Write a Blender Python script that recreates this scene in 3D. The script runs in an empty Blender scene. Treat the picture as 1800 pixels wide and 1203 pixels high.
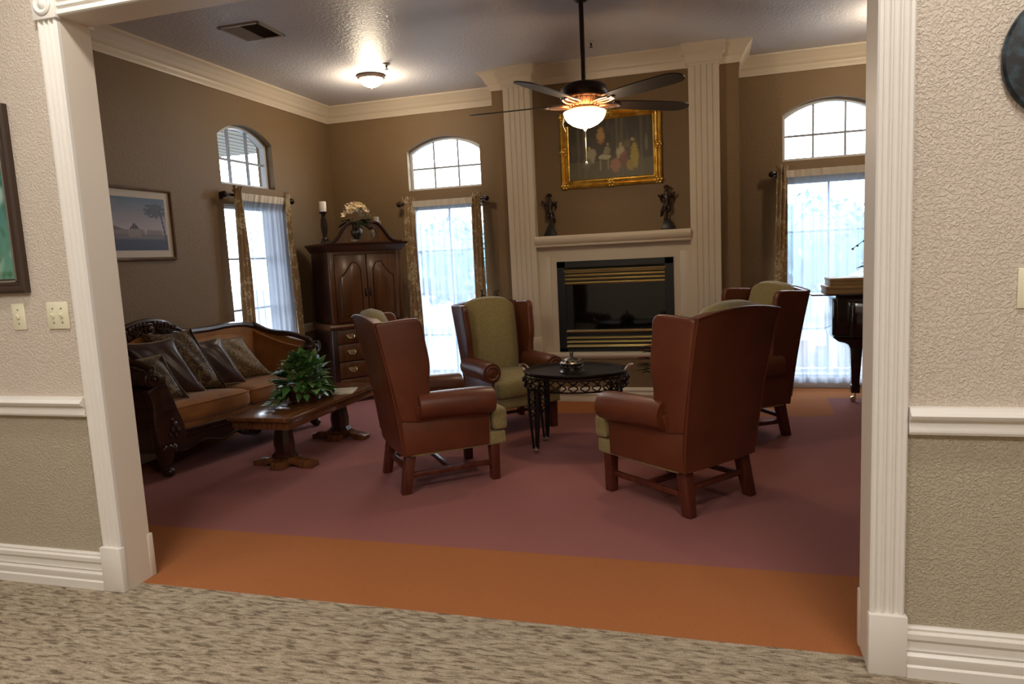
import bpy, bmesh, math, random
from mathutils import Matrix, Vector, noise
PI = math.pi
random.seed(7)
sc = bpy.context.scene
COL = sc.collection

# ------------------------------------------------------------------ camera
cam_d = bpy.data.cameras.new('camera')
cam = bpy.data.objects.new('camera', cam_d); COL.objects.link(cam)
Rr = Vector((0.96053163, 0.27388421, -0.04864597)); Ru = Vector((0.01288621, 0.13087958, 0.99131452)); Rf = Vector((-0.27787216, 0.95281581, -0.12218465))
M = Matrix.Identity(4)
for i in range(3):
    M[i][0] = Rr[i]; M[i][1] = Ru[i]; M[i][2] = -Rf[i]
M[0][3], M[1][3], M[2][3] = 2.46678682, -2.3008981, 1.3659286
cam.matrix_world = M
cam_d.sensor_fit = 'HORIZONTAL'; cam_d.sensor_width = 36.0; cam_d.lens = 36.0 * 1224.4967 / 1800.0
cam_d.clip_start = 0.05; cam_d.clip_end = 200
sc.camera = cam

# ------------------------------------------------------------------ exposure / world / large lights
sc.view_settings.view_transform = 'Standard'; sc.view_settings.look = 'None'
sc.view_settings.gamma = 1.0; sc.view_settings.use_curve_mapping = False
sc.view_settings.exposure = 0.0
sc.cycles.use_denoising = True
sc.cycles.max_bounces = 10; sc.cycles.diffuse_bounces = 5; sc.cycles.transparent_max_bounces = 16
sc.cycles.caustics_reflective = False; sc.cycles.caustics_refractive = False
SKY = 18.0
w = bpy.data.worlds.new('overcast_sky'); sc.world = w; w.use_nodes = True
nt = w.node_tree; bg = nt.nodes['Background']
geo = nt.nodes.new('ShaderNodeNewGeometry'); sep = nt.nodes.new('ShaderNodeSeparateXYZ')
rmp = nt.nodes.new('ShaderNodeValToRGB'); mp = nt.nodes.new('ShaderNodeMapRange')
tcw = nt.nodes.new('ShaderNodeTexCoord')
nt.links.new(tcw.outputs['Generated'], sep.inputs[0]); nt.links.new(sep.outputs['Z'], mp.inputs['Value'])
mp.inputs['From Min'].default_value = -0.2; mp.inputs['From Max'].default_value = 1.0
nt.links.new(mp.outputs[0], rmp.inputs[0]); nt.links.new(rmp.outputs[0], bg.inputs[0])
rmp.color_ramp.elements[0].color = (0.80, 0.90, 1.0, 1); rmp.color_ramp.elements[1].color = (0.80, 0.90, 1.0, 1)
bg.inputs[1].default_value = SKY

def lamp(name, kind, loc, power, color, size=0.1, rot=None, portal=False, sx=None, sy=None):
    l = bpy.data.lights.new(name, kind); o = bpy.data.objects.new(name, l); COL.objects.link(o)
    o.location = loc; l.color = color
    if not portal: l.energy = power
    if kind == 'AREA':
        if sx: l.shape = 'RECTANGLE'; l.size = sx; l.size_y = sy
        else: l.shape = 'DISK'; l.size = size
        if portal: l.cycles.is_portal = True
    else: l.shadow_soft_size = size
    if rot: o.rotation_euler = rot
    return o
HALLC = (1.0, 0.94, 0.87)
for (x, y, p) in ((0.4, -0.62, 19), (3.0, -0.62, 17)):
    lamp('hall_downlight', 'AREA', (x, y, 3.03), p, HALLC, 0.22)
for (x, y, p) in ((0.6, -2.6, 58), (3.9, -2.6, 54), (-1.8, -1.8, 22)):
    lamp('hall_fill_light', 'AREA', (x, y, 3.03), p, HALLC, 0.9)  # unseen fill lamps, added to brighten the hall overall
# sky portals just outside every window: (centre, width, height, rotation)
lamp('portal', 'AREA', (-0.22, 4.87, 1.35), 0, (1, 1, 1), rot=(-PI/2, 0, 0), portal=True, sx=0.9, sy=2.6)
lamp('portal', 'AREA', (3.5, 4.87, 1.35), 0, (1, 1, 1), rot=(-PI/2, 0, 0), portal=True, sx=0.9, sy=2.6)
lamp('portal', 'AREA', (-1.74, 3.24, 1.35), 0, (1, 1, 1), rot=(0, -PI/2, 0), portal=True, sx=2.6, sy=0.9)

# ------------------------------------------------------------------ mesh helpers
class MB:
    def __init__(s): s.v = []; s.f = []; s.m = []; s.col = None
    def add(s, vs, fs, mi=0, mat=None):
        o = len(s.v)
        if mat is not None: vs = [tuple(mat @ Vector(p)) for p in vs]
        s.v += [tuple(p) for p in vs]; s.f += [tuple(i + o for i in f) for f in fs]; s.m += [mi] * len(fs)
        return s
    def bm(s, b, mi=0, mat=None):
        b.verts.index_update()
        s.add([v.co[:] for v in b.verts], [[v.index for v in f.verts] for f in b.faces], mi, mat); b.free(); return s
    def box(s, x0, x1, y0, y1, z0, z1, bev=0.0, mi=0, mat=None, seg=2):
        b = bmesh.new()
        vs = [b.verts.new(p) for p in ((x0,y0,z0),(x1,y0,z0),(x1,y1,z0),(x0,y1,z0),(x0,y0,z1),(x1,y0,z1),(x1,y1,z1),(x0,y1,z1))]
        for f in ((3,2,1,0),(4,5,6,7),(0,1,5,4),(1,2,6,5),(2,3,7,6),(3,0,4,7)): b.faces.new([vs[i] for i in f])
        if bev: bmesh.ops.bevel(b, geom=list(b.edges), offset=bev, segments=seg, profile=0.5, affect='EDGES')
        return s.bm(b, mi, mat)
    def hexa(s, bot, top, bev=0.0, mi=0, mat=None, seg=2):
        b = bmesh.new(); vs = [b.verts.new(p) for p in list(bot) + list(top)]
        for f in ((3,2,1,0),(4,5,6,7),(0,1,5,4),(1,2,6,5),(2,3,7,6),(3,0,4,7)): b.faces.new([vs[i] for i in f])
        if bev: bmesh.ops.bevel(b, geom=list(b.edges), offset=bev, segments=seg, profile=0.5, affect='EDGES')
        return s.bm(b, mi, mat)
    def prism(s, poly, d0, d1, axis='y', bev=0.0, mi=0, mat=None, seg=2):
        """poly in the two other axes (order x,y,z minus axis), extruded from d0 to d1 along axis"""
        def P(a, b_, d):
            return {'x': (d, a, b_), 'y': (a, d, b_), 'z': (a, b_, d)}[axis]
        b = bmesh.new(); n = len(poly)
        lo = [b.verts.new(P(a, c, d0)) for a, c in poly]; hi = [b.verts.new(P(a, c, d1)) for a, c in poly]
        b.faces.new(lo[::-1]); b.faces.new(hi)
        for i in range(n): b.faces.new((lo[i], lo[(i+1) % n], hi[(i+1) % n], hi[i]))
        bmesh.ops.recalc_face_normals(b, faces=list(b.faces))
        if bev:
            ed = [e for e in b.edges if len(e.link_faces) == 2 and e.calc_face_angle(0) > 0.6]
            bmesh.ops.bevel(b, geom=ed, offset=bev, segments=seg, profile=0.5, affect='EDGES')
        return s.bm(b, mi, mat)
    def tube(s, pts, r, n=8, mi=0, mat=None, closed=False, flat=None):
        pts = [Vector(p) for p in pts]; N = len(pts); vs = []; fs = []
        rs = r if isinstance(r, (list, tuple)) else [r] * N
        prev = None
        for i, p in enumerate(pts):
            a = pts[(i-1) % N] if (closed or i > 0) else p; c = pts[(i+1) % N] if (closed or i < N-1) else p
            t = (c - a); t = t.normalized() if t.length > 1e-9 else Vector((0,0,1))
            if prev is None:
                ref = Vector((0,0,1)) if abs(t.z) < 0.9 else Vector((1,0,0)); nn = (ref - t * ref.dot(t)).normalized()
            else:
                nn = prev - t * prev.dot(t); nn = nn.normalized() if nn.length > 1e-6 else prev
            prev = nn; bb = t.cross(nn)
            for k in range(n):
                an = 2 * PI * k / n; fl = flat if flat else 1.0
                vs.append(p + nn * math.cos(an) * rs[i] + bb * math.sin(an) * rs[i] * fl)
        L = N if closed else N - 1
        for i in range(L):
            for k in range(n):
                j = (i + 1) % N
                fs.append((i*n+k, i*n+(k+1) % n, j*n+(k+1) % n, j*n+k))
        if not closed:
            fs.append(tuple(range(n))[::-1]); fs.append(tuple((N-1)*n+k for k in range(n)))
        return s.add(vs, fs, mi, mat)
    def lathe(s, prof, n=24, mi=0, mat=None, loc=(0,0,0)):
        vs = []; fs = []; N = len(prof)
        for r, z in prof:
            for k in range(n):
                a = 2*PI*k/n; vs.append((loc[0] + r*math.cos(a), loc[1] + r*math.sin(a), loc[2] + z))
        for i in range(N-1):
            for k in range(n): fs.append((i*n+k, i*n+(k+1) % n, (i+1)*n+(k+1) % n, (i+1)*n+k))
        if prof[0][0] > 1e-5: fs.append(tuple(range(n))[::-1])
        if prof[-1][0] > 1e-5: fs.append(tuple((N-1)*n+k for k in range(n)))
        return s.add(vs, fs, mi, mat)
    def grid(s, fn, nu, nv, mi=0, mat=None, closeu=False, col=None):
        vs = []; o = len(s.v)
        for j in range(nv + 1):
            for i in range(nu + (0 if closeu else 1)):
                vs.append(fn(i/nu, j/nv))
                if col is not None:
                    if s.col is None: s.col = [(0.5,0.5,0.5)] * o
                    s.col.append(col(i/nu, j/nv))
        W = nu if closeu else nu + 1; fs = []
        for j in range(nv):
            for i in range(nu): fs.append((j*W+i, j*W+(i+1) % W, (j+1)*W+(i+1) % W, (j+1)*W+i))
        return s.add(vs, fs, mi, mat)
    def ball(s, c, r, n=12, mi=0, mat=None, sc3=(1,1,1)):
        N = max(6, n//2 + 1)
        pr = [(math.sin(PI*i/N), -math.cos(PI*i/N)) for i in range(N+1)]
        vs = []; fs = []
        for a, z in pr:
            for k in range(n):
                t = 2*PI*k/n; vs.append((c[0]+r*sc3[0]*a*math.cos(t), c[1]+r*sc3[1]*a*math.sin(t), c[2]+r*sc3[2]*z))
        for i in range(N):
            for k in range(n): fs.append((i*n+k, i*n+(k+1) % n, (i+1)*n+(k+1) % n, (i+1)*n+k))
        return s.add(vs, fs, mi, mat)
    def softbox(s, c, h, r, puff=(0,0,0), n=10, mi=0, mat=None, fn=None):
        """rounded, puffed cushion: centre c, half sizes h, edge radius r"""
        vs = []; fs = []
        for ax in range(3):
            for sg in (-1, 1):
                o = len(vs)
                for j in range(n+1):
                    for i in range(n+1):
                        a = math.sin((2*i/n-1)*PI/2)*0.35 + (2*i/n-1)*0.65; b_ = math.sin((2*j/n-1)*PI/2)*0.35 + (2*j/n-1)*0.65
                        q = [0,0,0]; q[ax] = sg; q[(ax+1) % 3] = a; q[(ax+2) % 3] = b_
                        p = [q[k]*h[k] for k in range(3)]
                        inn = [max(-(h[k]-r), min(h[k]-r, p[k])) for k in range(3)]
                        d = Vector([p[k]-inn[k] for k in range(3)])
                        if d.length > 1e-9: d = d.normalized()*r
                        out = [inn[k]+d[k] for k in range(3)]
                        for k in range(3):
                            if puff[k]:
                                o1, o2 = (k+1) % 3, (k+2) % 3
                                wgt = max(0, 1-(out[o1]/h[o1])**2)*max(0, 1-(out[o2]/h[o2])**2)
                                out[k] += puff[k]*wgt*out[k]/h[k]
                        vs.append(tuple(out[k]+c[k] for k in range(3)))
                for j in range(n):
                    for i in range(n):
                        f = (o+j*(n+1)+i, o+j*(n+1)+i+1, o+(j+1)*(n+1)+i+1, o+(j+1)*(n+1)+i)
                        fs.append(f if sg > 0 else f[::-1])
        if fn: vs = [fn(*p) for p in vs]
        return s.add(vs, fs, mi, mat)
    def build(s, name, mats, parent=None, angle=40, smooth=True, weld=True):
        me = bpy.data.meshes.new(name); me.from_pydata(s.v, [], s.f); 
        if not isinstance(mats, (list, tuple)): mats = [mats]
        for m in mats: me.materials.append(m)
        me.polygons.foreach_set('material_index', s.m)
        if s.col:
            ca = me.color_attributes.new('Col', 'FLOAT_COLOR', 'POINT')
            for i, c in enumerate(s.col): ca.data[i].color = (*c, 1)
        b = bmesh.new(); b.from_mesh(me)
        if weld: bmesh.ops.remove_doubles(b, verts=list(b.verts), dist=1e-5)
        bmesh.ops.recalc_face_normals(b, faces=list(b.faces)); b.to_mesh(me); b.free()
        if smooth:
            me.shade_smooth(); me.set_sharp_from_angle(angle=math.radians(angle))
        o = bpy.data.objects.new(name, me); COL.objects.link(o)
        if parent is not None: o.parent = parent
        return o

def tag(o, label=None, cat=None, group=None, kind=None):
    if label: o['label'] = label
    if cat: o['category'] = cat
    if group: o['group'] = group
    if kind: o['kind'] = kind
    return o
def thing(name, label, cat, loc=(0,0,0), rz=0.0, group=None):
    o = bpy.data.objects.new(name, None); COL.objects.link(o); o.empty_display_size = 0.1
    o.location = loc; o.rotation_euler = (0, 0, rz)
    return tag(o, label, cat, group)
def struct(o): o['kind'] = 'structure'; return o
def dup(root, loc, rz, label, group=None):
    r = root.copy(); COL.objects.link(r); r.location = loc; r.rotation_euler = (0, 0, rz); r['label'] = label
    if group: r['group'] = group
    for ch in list(root.children):
        c = ch.copy(); COL.objects.link(c); c.parent = r
        for g in list(ch.children):
            d = g.copy(); COL.objects.link(d); d.parent = c
    return r
def arc(cx, cy, r, a0, a1, n, ry=None):
    ry = ry or r
    return [(cx + r*math.cos(a0+(a1-a0)*i/n), cy + ry*math.sin(a0+(a1-a0)*i/n)) for i in range(n+1)]
def smoothpts(pts, n=6):
    """Catmull-Rom through points of any dimension"""
    out = []; N = len(pts)
    for i in range(N-1):
        p0, p1, p2, p3 = pts[max(0,i-1)], pts[i], pts[i+1], pts[min(N-1,i+2)]
        for k in range(n):
            t = k/n
            out.append(tuple(0.5*((2*b)+(-a+c)*t+(2*a-5*b+4*c-d)*t*t+(-a+3*b-3*c+d)*t**3) for a,b,c,d in zip(p0,p1,p2,p3)))
    out.append(tuple(pts[-1])); return out
def spiral(cx, cy, r0, r1, a0, turns, n=24):
    return [(cx+(r0+(r1-r0)*i/n)*math.cos(a0+turns*2*PI*i/n), cy+(r0+(r1-r0)*i/n)*math.sin(a0+turns*2*PI*i/n)) for i in range(n+1)]
def sweep(mb, prof, path, side=-1, mi=0, caps=True):
    """profile [(out, z)] swept along an xy path; out is to the right of travel for side=-1"""
    P = [Vector((p[0], p[1])) for p in path]; N = len(P); rows = []
    for i in range(N):
        d0 = (P[i]-P[i-1]).normalized() if i > 0 else (P[1]-P[0]).normalized()
        d1 = (P[i+1]-P[i]).normalized() if i < N-1 else d0
        n0 = Vector((-d0.y, d0.x))*side; n1 = Vector((-d1.y, d1.x))*side
        m = (n0+n1); m = m/ max(0.2, (1+n0.dot(n1))) if m.length > 1e-6 else n0
        rows.append([(P[i].x+m.x*o, P[i].y+m.y*o, z) for o, z in prof])
    K = len(prof); vs = [q for r in rows for q in r]; fs = []
    for i in range(N-1):
        for k in range(K-1): fs.append((i*K+k, i*K+k+1, (i+1)*K+k+1, (i+1)*K+k))
        fs.append((i*K+K-1, i*K, (i+1)*K, (i+1)*K+K-1))
    if caps: fs.append(tuple(range(K))); fs.append(tuple((N-1)*K+k for k in range(K))[::-1])
    mb.add(vs, fs, mi); return mb

# ------------------------------------------------------------------ materials
def lin(h):
    if isinstance(h, str):
        h = h.lstrip('#'); c = [int(h[i:i+2], 16)/255 for i in (0, 2, 4)]
    else: c = [x/255 for x in h]
    return tuple(x/12.92 if x <= 0.04045 else ((x+0.055)/1.055)**2.4 for x in c)
def new_mat(name):
    m = bpy.data.materials.new(name); m.use_nodes = True
    return m, m.node_tree, m.node_tree.nodes['Principled BSDF']
def mat(name, col, rough=0.5, metal=0.0, var=0.0, vscale=8.0, col2=None, bump=0.0, bscale=60.0, stretch=None, spec=0.5, sheen=0.0, coat=0.0, hard=None, detail=4.0, bdist=0.01, distort=0.0):
    m, t, p = new_mat(name); N = t.nodes; L = t.links
    c = lin(col); p.inputs['Roughness'].default_value = rough; p.inputs['Metallic'].default_value = metal
    p.inputs['Specular IOR Level'].default_value = spec
    if sheen: p.inputs['Sheen Weight'].default_value = sheen; p.inputs['Sheen Roughness'].default_value = 0.4
    if coat: p.inputs['Coat Weight'].default_value = coat; p.inputs['Coat Roughness'].default_value = 0.15
    p.inputs['Base Color'].default_value = (*c, 1)
    tc = N.new('ShaderNodeTexCoord'); mpn = N.new('ShaderNodeMapping'); L.new(tc.outputs['Object'], mpn.inputs[0])
    if stretch: mpn.inputs['Scale'].default_value = stretch
    if col2 is not None or var:
        c2 = lin(col2) if col2 is not None else tuple(x*(1-var) for x in c)
        nz = N.new('ShaderNodeTexNoise'); nz.inputs['Scale'].default_value = vscale; nz.inputs['Detail'].default_value = detail
        nz.inputs['Distortion'].default_value = distort
        L.new(mpn.outputs[0], nz.inputs['Vector'])
        cr = N.new('ShaderNodeValToRGB'); e = cr.color_ramp.elements
        e[0].color = (*c2, 1); e[1].color = (*c, 1)
        lo, hi = hard if hard else (0.3, 0.7)
        e[0].position = lo; e[1].position = hi
        L.new(nz.outputs['Fac'], cr.inputs[0]); L.new(cr.outputs[0], p.inputs['Base Color'])
    if bump:
        nb = N.new('ShaderNodeTexNoise'); nb.inputs['Scale'].default_value = bscale; nb.inputs['Detail'].default_value = 3.0
        L.new(mpn.outputs[0], nb.inputs['Vector'])
        bp = N.new('ShaderNodeBump'); bp.inputs['Strength'].default_value = bump; bp.inputs['Distance'].default_value = bdist
        L.new(nb.outputs['Fac'], bp.inputs['Height']); L.new(bp.outputs[0], p.inputs['Normal'])
    return m
def emit(name, col, s):
    m, t, p = new_mat(name); p.inputs['Base Color'].default_value = (*lin(col), 1)
    p.inputs['Emission Color'].default_value = (*lin(col), 1); p.inputs['Emission Strength'].default_value = s
    p.inputs['Roughness'].default_value = 0.3
    return m
def sheer_mat(name, col, opac):
    m, t, p = new_mat(name); N = t.nodes; L = t.links; N.remove(p); out = N['Material Output']
    tr = N.new('ShaderNodeBsdfTransparent'); df = N.new('ShaderNodeBsdfDiffuse'); tl = N.new('ShaderNodeBsdfTranslucent')
    df.inputs[0].default_value = (*lin(col), 1); tl.inputs[0].default_value = (*lin(col), 1)
    a = N.new('ShaderNodeMixShader'); a.inputs[0].default_value = 0.6; L.new(df.outputs[0], a.inputs[1]); L.new(tl.outputs[0], a.inputs[2])
    lw = N.new('ShaderNodeLayerWeight'); lw.inputs[0].default_value = 0.35
    mr = N.new('ShaderNodeMapRange'); mr.inputs['To Min'].default_value = opac; mr.inputs['To Max'].default_value = min(0.97, opac+0.3)
    L.new(lw.outputs['Facing'], mr.inputs['Value'])
    b = N.new('ShaderNodeMixShader'); L.new(mr.outputs[0], b.inputs[0]); L.new(tr.outputs[0], b.inputs[1]); L.new(a.outputs[0], b.inputs[2])
    L.new(b.outputs[0], out.inputs[0]); return m
def glass_mat(name, tint=(1,1,1), refl=0.08):
    m, t, p = new_mat(name); N = t.nodes; L = t.links; N.remove(p); out = N['Material Output']
    tr = N.new('ShaderNodeBsdfTransparent'); gl = N.new('ShaderNodeBsdfGlossy'); gl.inputs['Roughness'].default_value = 0.02
    tr.inputs[0].default_value = (*tint, 1)
    b = N.new('ShaderNodeMixShader'); b.inputs[0].default_value = refl
    L.new(tr.outputs[0], b.inputs[1]); L.new(gl.outputs[0], b.inputs[2]); L.new(b.outputs[0], out.inputs[0]); return m
def art_mat(name, rough=0.35):
    m, t, p = new_mat(name); a = t.nodes.new('ShaderNodeAttribute'); a.attribute_name = 'Col'
    t.links.new(a.outputs['Color'], p.inputs['Base Color']); p.inputs['Roughness'].default_value = rough; return m
def knock(name, upper, lower=None, split=0.8, bump=0.5, scale=28.0, rough=0.6, spec=0.4):
    """troweled knock-down plaster paint; optional second paint below the chair rail"""
    m, t, p = new_mat(name); N = t.nodes; L = t.links
    p.inputs['Roughness'].default_value = rough; p.inputs['Specular IOR Level'].default_value = spec
    tc = N.new('ShaderNodeTexCoord'); nz = N.new('ShaderNodeTexNoise'); nz.inputs['Scale'].default_value = scale; nz.inputs['Detail'].default_value = 3.5; nz.inputs['Distortion'].default_value = 0.7
    L.new(tc.outputs['Object'], nz.inputs['Vector'])
    cr = N.new('ShaderNodeValToRGB'); cr.color_ramp.elements[0].position = 0.44; cr.color_ramp.elements[1].position = 0.62
    L.new(nz.outputs['Fac'], cr.inputs[0])
    bp = N.new('ShaderNodeBump'); bp.inputs['Strength'].default_value = bump; bp.inputs['Distance'].default_value = 0.006
    L.new(cr.outputs[0], bp.inputs['Height']); L.new(bp.outputs[0], p.inputs['Normal'])
    n2 = N.new('ShaderNodeTexNoise'); n2.inputs['Scale'].default_value = 2.5; L.new(tc.outputs['Object'], n2.inputs['Vector'])
    mix = N.new('ShaderNodeMix'); mix.data_type = 'RGBA'; mix.inputs[6].default_value = (*[x*0.93 for x in lin(upper)], 1); mix.inputs[7].default_value = (*lin(upper), 1)
    L.new(n2.outputs['Fac'], mix.inputs[0]); last = mix.outputs[2]
    if lower:
        sp = N.new('ShaderNodeSeparateXYZ'); L.new(tc.outputs['Object'], sp.inputs[0])
        gt = N.new('ShaderNodeMath'); gt.operation = 'GREATER_THAN'; gt.inputs[1].default_value = split; L.new(sp.outputs['Z'], gt.inputs[0])
        m2 = N.new('ShaderNodeMix'); m2.data_type = 'RGBA'; m2.inputs[6].default_value = (*lin(lower), 1)
        L.new(gt.outputs[0], m2.inputs[0]); L.new(last, m2.inputs[7]); last = m2.outputs[2]
    L.new(last, p.inputs['Base Color']); return m
def damask(name, c1, c2, scale=14.0, rough=0.55, sheen=0.2, freq=22.0, transl=0.0):
    m, t, p = new_mat(name); N = t.nodes; L = t.links
    tc = N.new('ShaderNodeTexCoord'); vo = N.new('ShaderNodeTexVoronoi'); vo.feature = 'SMOOTH_F1'; vo.inputs['Scale'].default_value = scale
    nz = N.new('ShaderNodeTexNoise'); nz.inputs['Scale'].default_value = scale*1.2; nz.inputs['Detail'].default_value = 2; nz.inputs['Distortion'].default_value = 2.2
    L.new(tc.outputs['Object'], vo.inputs['Vector']); L.new(tc.outputs['Object'], nz.inputs['Vector'])
    wv = N.new('ShaderNodeMath'); wv.operation = 'MULTIPLY_ADD'; wv.inputs[1].default_value = 0.5; L.new(vo.outputs['Distance'], wv.inputs[0]); L.new(nz.outputs['Fac'], wv.inputs[2])
    sn = N.new('ShaderNodeMath'); sn.operation = 'SINE'; mu = N.new('ShaderNodeMath'); mu.operation = 'MULTIPLY'; mu.inputs[1].default_value = freq
    L.new(wv.outputs[0], mu.inputs[0]); L.new(mu.outputs[0], sn.inputs[0])
    cr = N.new('ShaderNodeValToRGB'); cr.color_ramp.elements[0].position = 0.35; cr.color_ramp.elements[1].position = 0.6
    cr.color_ramp.elements[0].color = (*lin(c1), 1); cr.color_ramp.elements[1].color = (*lin(c2), 1)
    L.new(sn.outputs[0], cr.inputs[0]); L.new(cr.outputs[0], p.inputs['Base Color'])
    p.inputs['Roughness'].default_value = rough; p.inputs['Sheen Weight'].default_value = sheen
    if transl:
        tl = N.new('ShaderNodeBsdfTranslucent'); L.new(cr.outputs[0], tl.inputs[0]); mx = N.new('ShaderNodeMixShader'); mx.inputs[0].default_value = transl
        L.new(p.outputs[0], mx.inputs[1]); L.new(tl.outputs[0], mx.inputs[2]); L.new(mx.outputs[0], N['Material Output'].inputs[0])
    return m
def hall_carpet():
    m, t, p = new_mat('hall_carpet'); N = t.nodes; L = t.links
    tc = N.new('ShaderNodeTexCoord'); mp_ = N.new('ShaderNodeMapping'); mp_.inputs['Scale'].default_value = (15, 62, 10); L.new(tc.outputs['Object'], mp_.inputs[0])
    nz = N.new('ShaderNodeTexNoise'); nz.inputs['Scale'].default_value = 1.0; nz.inputs['Detail'].default_value = 3; nz.inputs['Roughness'].default_value = 0.6; nz.inputs['Distortion'].default_value = 0.6
    L.new(mp_.outputs[0], nz.inputs['Vector'])
    cr = N.new('ShaderNodeValToRGB'); e = cr.color_ramp.elements; e[0].position = 0.36; e[1].position = 0.62
    e[0].color = (*lin('#6c5f50'), 1); e[1].color = (*lin('#ac9f8a'), 1)
    k = e.new(0.47); k.color = (*lin('#968874'), 1)
    L.new(nz.outputs['Fac'], cr.inputs[0])
    m2 = N.new('ShaderNodeMapping'); m2.inputs['Scale'].default_value = (260, 130, 60); L.new(tc.outputs['Object'], m2.inputs[0])
    n2 = N.new('ShaderNodeTexNoise'); n2.inputs['Scale'].default_value = 1.0; n2.inputs['Detail'].default_value = 2; L.new(m2.outputs[0], n2.inputs['Vector'])
    mx = N.new('ShaderNodeMix'); mx.data_type = 'RGBA'; mx.blend_type = 'OVERLAY'; mx.inputs[0].default_value = 0.55
    L.new(cr.outputs[0], mx.inputs[6]); L.new(n2.outputs['Fac'], mx.inputs[7]); L.new(mx.outputs[2], p.inputs['Base Color'])
    bp = N.new('ShaderNodeBump'); bp.inputs['Strength'].default_value = 0.6; bp.inputs['Distance'].default_value = 0.006
    L.new(n2.outputs['Fac'], bp.inputs['Height']); L.new(bp.outputs[0], p.inputs['Normal'])
    p.inputs['Roughness'].default_value = 0.95; p.inputs['Specular IOR Level'].default_value = 0.1; return m

MT = {}
MT['hallwall'] = knock('hall_plaster', '#d4c7b8', '#b4a994', 0.80, bump=0.55, scale=105)
MT['hallceil'] = knock('hall_ceiling_paint', '#d8d2c6', bump=0.4)
MT['white'] = mat('white_trim_paint', '#e3dfd8', 0.35)
MT['jamb'] = mat('jamb_paint', '#d9cebf', 0.4)
MT['brown'] = knock('brown_wall_paint', '#81694a', bump=0.22, scale=55, rough=0.55)
MT['cream'] = mat('cream_trim_paint', '#d5c8b3', 0.4)
MT['ceil'] = knock('ceiling_paint', '#cdcbce', bump=0.3, scale=40, rough=0.45, spec=0.5)
MT['maroon'] = mat('maroon_carpet', '#96625d', 0.95, var=0.2, vscale=160, bump=0.5, bscale=420, spec=0.05, bdist=0.004)
MT['orange'] = mat('orange_carpet', '#a56840', 0.95, var=0.15, vscale=160, bump=0.5, bscale=420, spec=0.05, bdist=0.004)
MT['hallcarpet'] = hall_carpet()
MT['leather'] = mat('chestnut_leather', '#66331d', 0.38, var=0.3, vscale=5, bump=0.12, bscale=220, bdist=0.003)
MT['tan'] = damask('olive_tan_fabric', '#847547', '#93845a', 26, 0.8, 0.15)
MT['legwood'] = mat('cherry_leg_wood', '#5a2a1a', 0.4, col2='#45190f', vscale=5, stretch=(6, 6, 0.8))
MT['mahog'] = mat('carved_mahogany', '#3d2217', 0.32, col2='#27130c', vscale=6, stretch=(1, 1, 6), coat=0.2)
MT['armwood'] = mat('armoire_cherry_wood', '#66401f', 0.33, col2='#4a2911', vscale=4, stretch=(9, 9, 0.7), coat=0.15)
MT['armdark'] = mat('dark_moulding_wood', '#37190f', 0.28, col2='#28110a', vscale=4, coat=0.3)
MT['tablewood'] = mat('coffee_table_wood', '#74492a', 0.2, col2='#4f2d18', vscale=4, stretch=(12, 0.9, 3), coat=0.25)
MT['velvet'] = mat('gold_brown_velvet', '#a0682c', 0.75, col2='#855322', vscale=7, sheen=0.35)
MT['satin'] = mat('dark_brown_satin', '#4a3230', 0.35, col2='#35221f', vscale=4, sheen=0.2)
MT['dam'] = damask('brown_damask', '#3d2a1c', '#75603f', 11)
MT['dam2'] = damask('gold_damask', '#5a4426', '#94825c', 20)
MT['piping'] = mat('pale_piping', '#a5977c', 0.5)
MT['drape'] = damask('drape_fabric', '#a98f6b', '#d6c8a8', 7, 0.45, 0.1, 15.0, 0.12)
MT['sheer'] = sheer_mat('sheer_voile', '#aebccd', 0.6)
MT['sheer2'] = sheer_mat('sheer_voile_doubled', '#b4bccb', 0.82)
MT['hem'] = mat('sheer_heading_tape', '#e4dac8', 0.7)
MT['iron'] = mat('dark_iron', '#2a2220', 0.4, metal=0.7, bump=0.15, bscale=90)
MT['bronze'] = mat('oil_rubbed_bronze', '#33251f', 0.35, metal=0.6)
MT['copper'] = mat('antique_bronze', '#a0887a', 0.35, metal=0.7)
MT['brass'] = mat('polished_brass', '#ddd3a6', 0.32, metal=1.0)
MT['pewter'] = mat('aged_pewter', '#8d857a', 0.3, metal=0.9, col2='#3a3330', vscale=40)
MT['black'] = mat('black_enamel', '#0b0b0d', 0.4)
MT['fireglass'] = mat('smoked_fire_glass', '#050506', 0.06, spec=0.6)
MT['gold'] = mat('gilt_frame', '#e6bd5c', 0.32, metal=0.85, col2='#b5852f', vscale=14, bump=0.3, bscale=45)
MT['art'] = art_mat('painted_canvas', 0.5)
MT['print'] = art_mat('printed_paper', 0.5)
MT['matte'] = mat('white_mat_board', '#cfc5b8', 0.7)
MT['bronzewood'] = mat('bronze_wood_frame', '#7a5c38', 0.3, col2='#4a3420', vscale=6)
MT['darkframe'] = mat('dark_picture_frame', '#3a2a20', 0.35)
MT['silver'] = mat('silver_liner', '#9a9488', 0.3, metal=0.6)
MT['switch'] = mat('ivory_plastic', '#e2dcc0', 0.4)
MT['screw'] = mat('plate_screw_metal', '#9b9478', 0.35, metal=0.8)
MT['lampglass'] = emit('lit_alabaster_glass', '#ffe9bd', 9.0)
MT['fanglass'] = emit('lit_amber_glass', '#ffe2b4', 5.0)
MT['blade'] = mat('dark_walnut_blade', '#2c2019', 0.45, col2='#1f1510', vscale=4, stretch=(1, 8, 1))
MT['vent'] = mat('vent_metal', '#b3ada4', 0.5)
MT['ventdark'] = mat('vent_shadow_paint', '#2a2521', 0.8)
MT['leaf'] = mat('pothos_leaf', '#5c9049', 0.3, col2='#33622e', vscale=14, spec=0.6)
MT['leaf2'] = mat('variegated_leaf', '#a8ba7c', 0.35, col2='#5a8a48', vscale=18)
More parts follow.
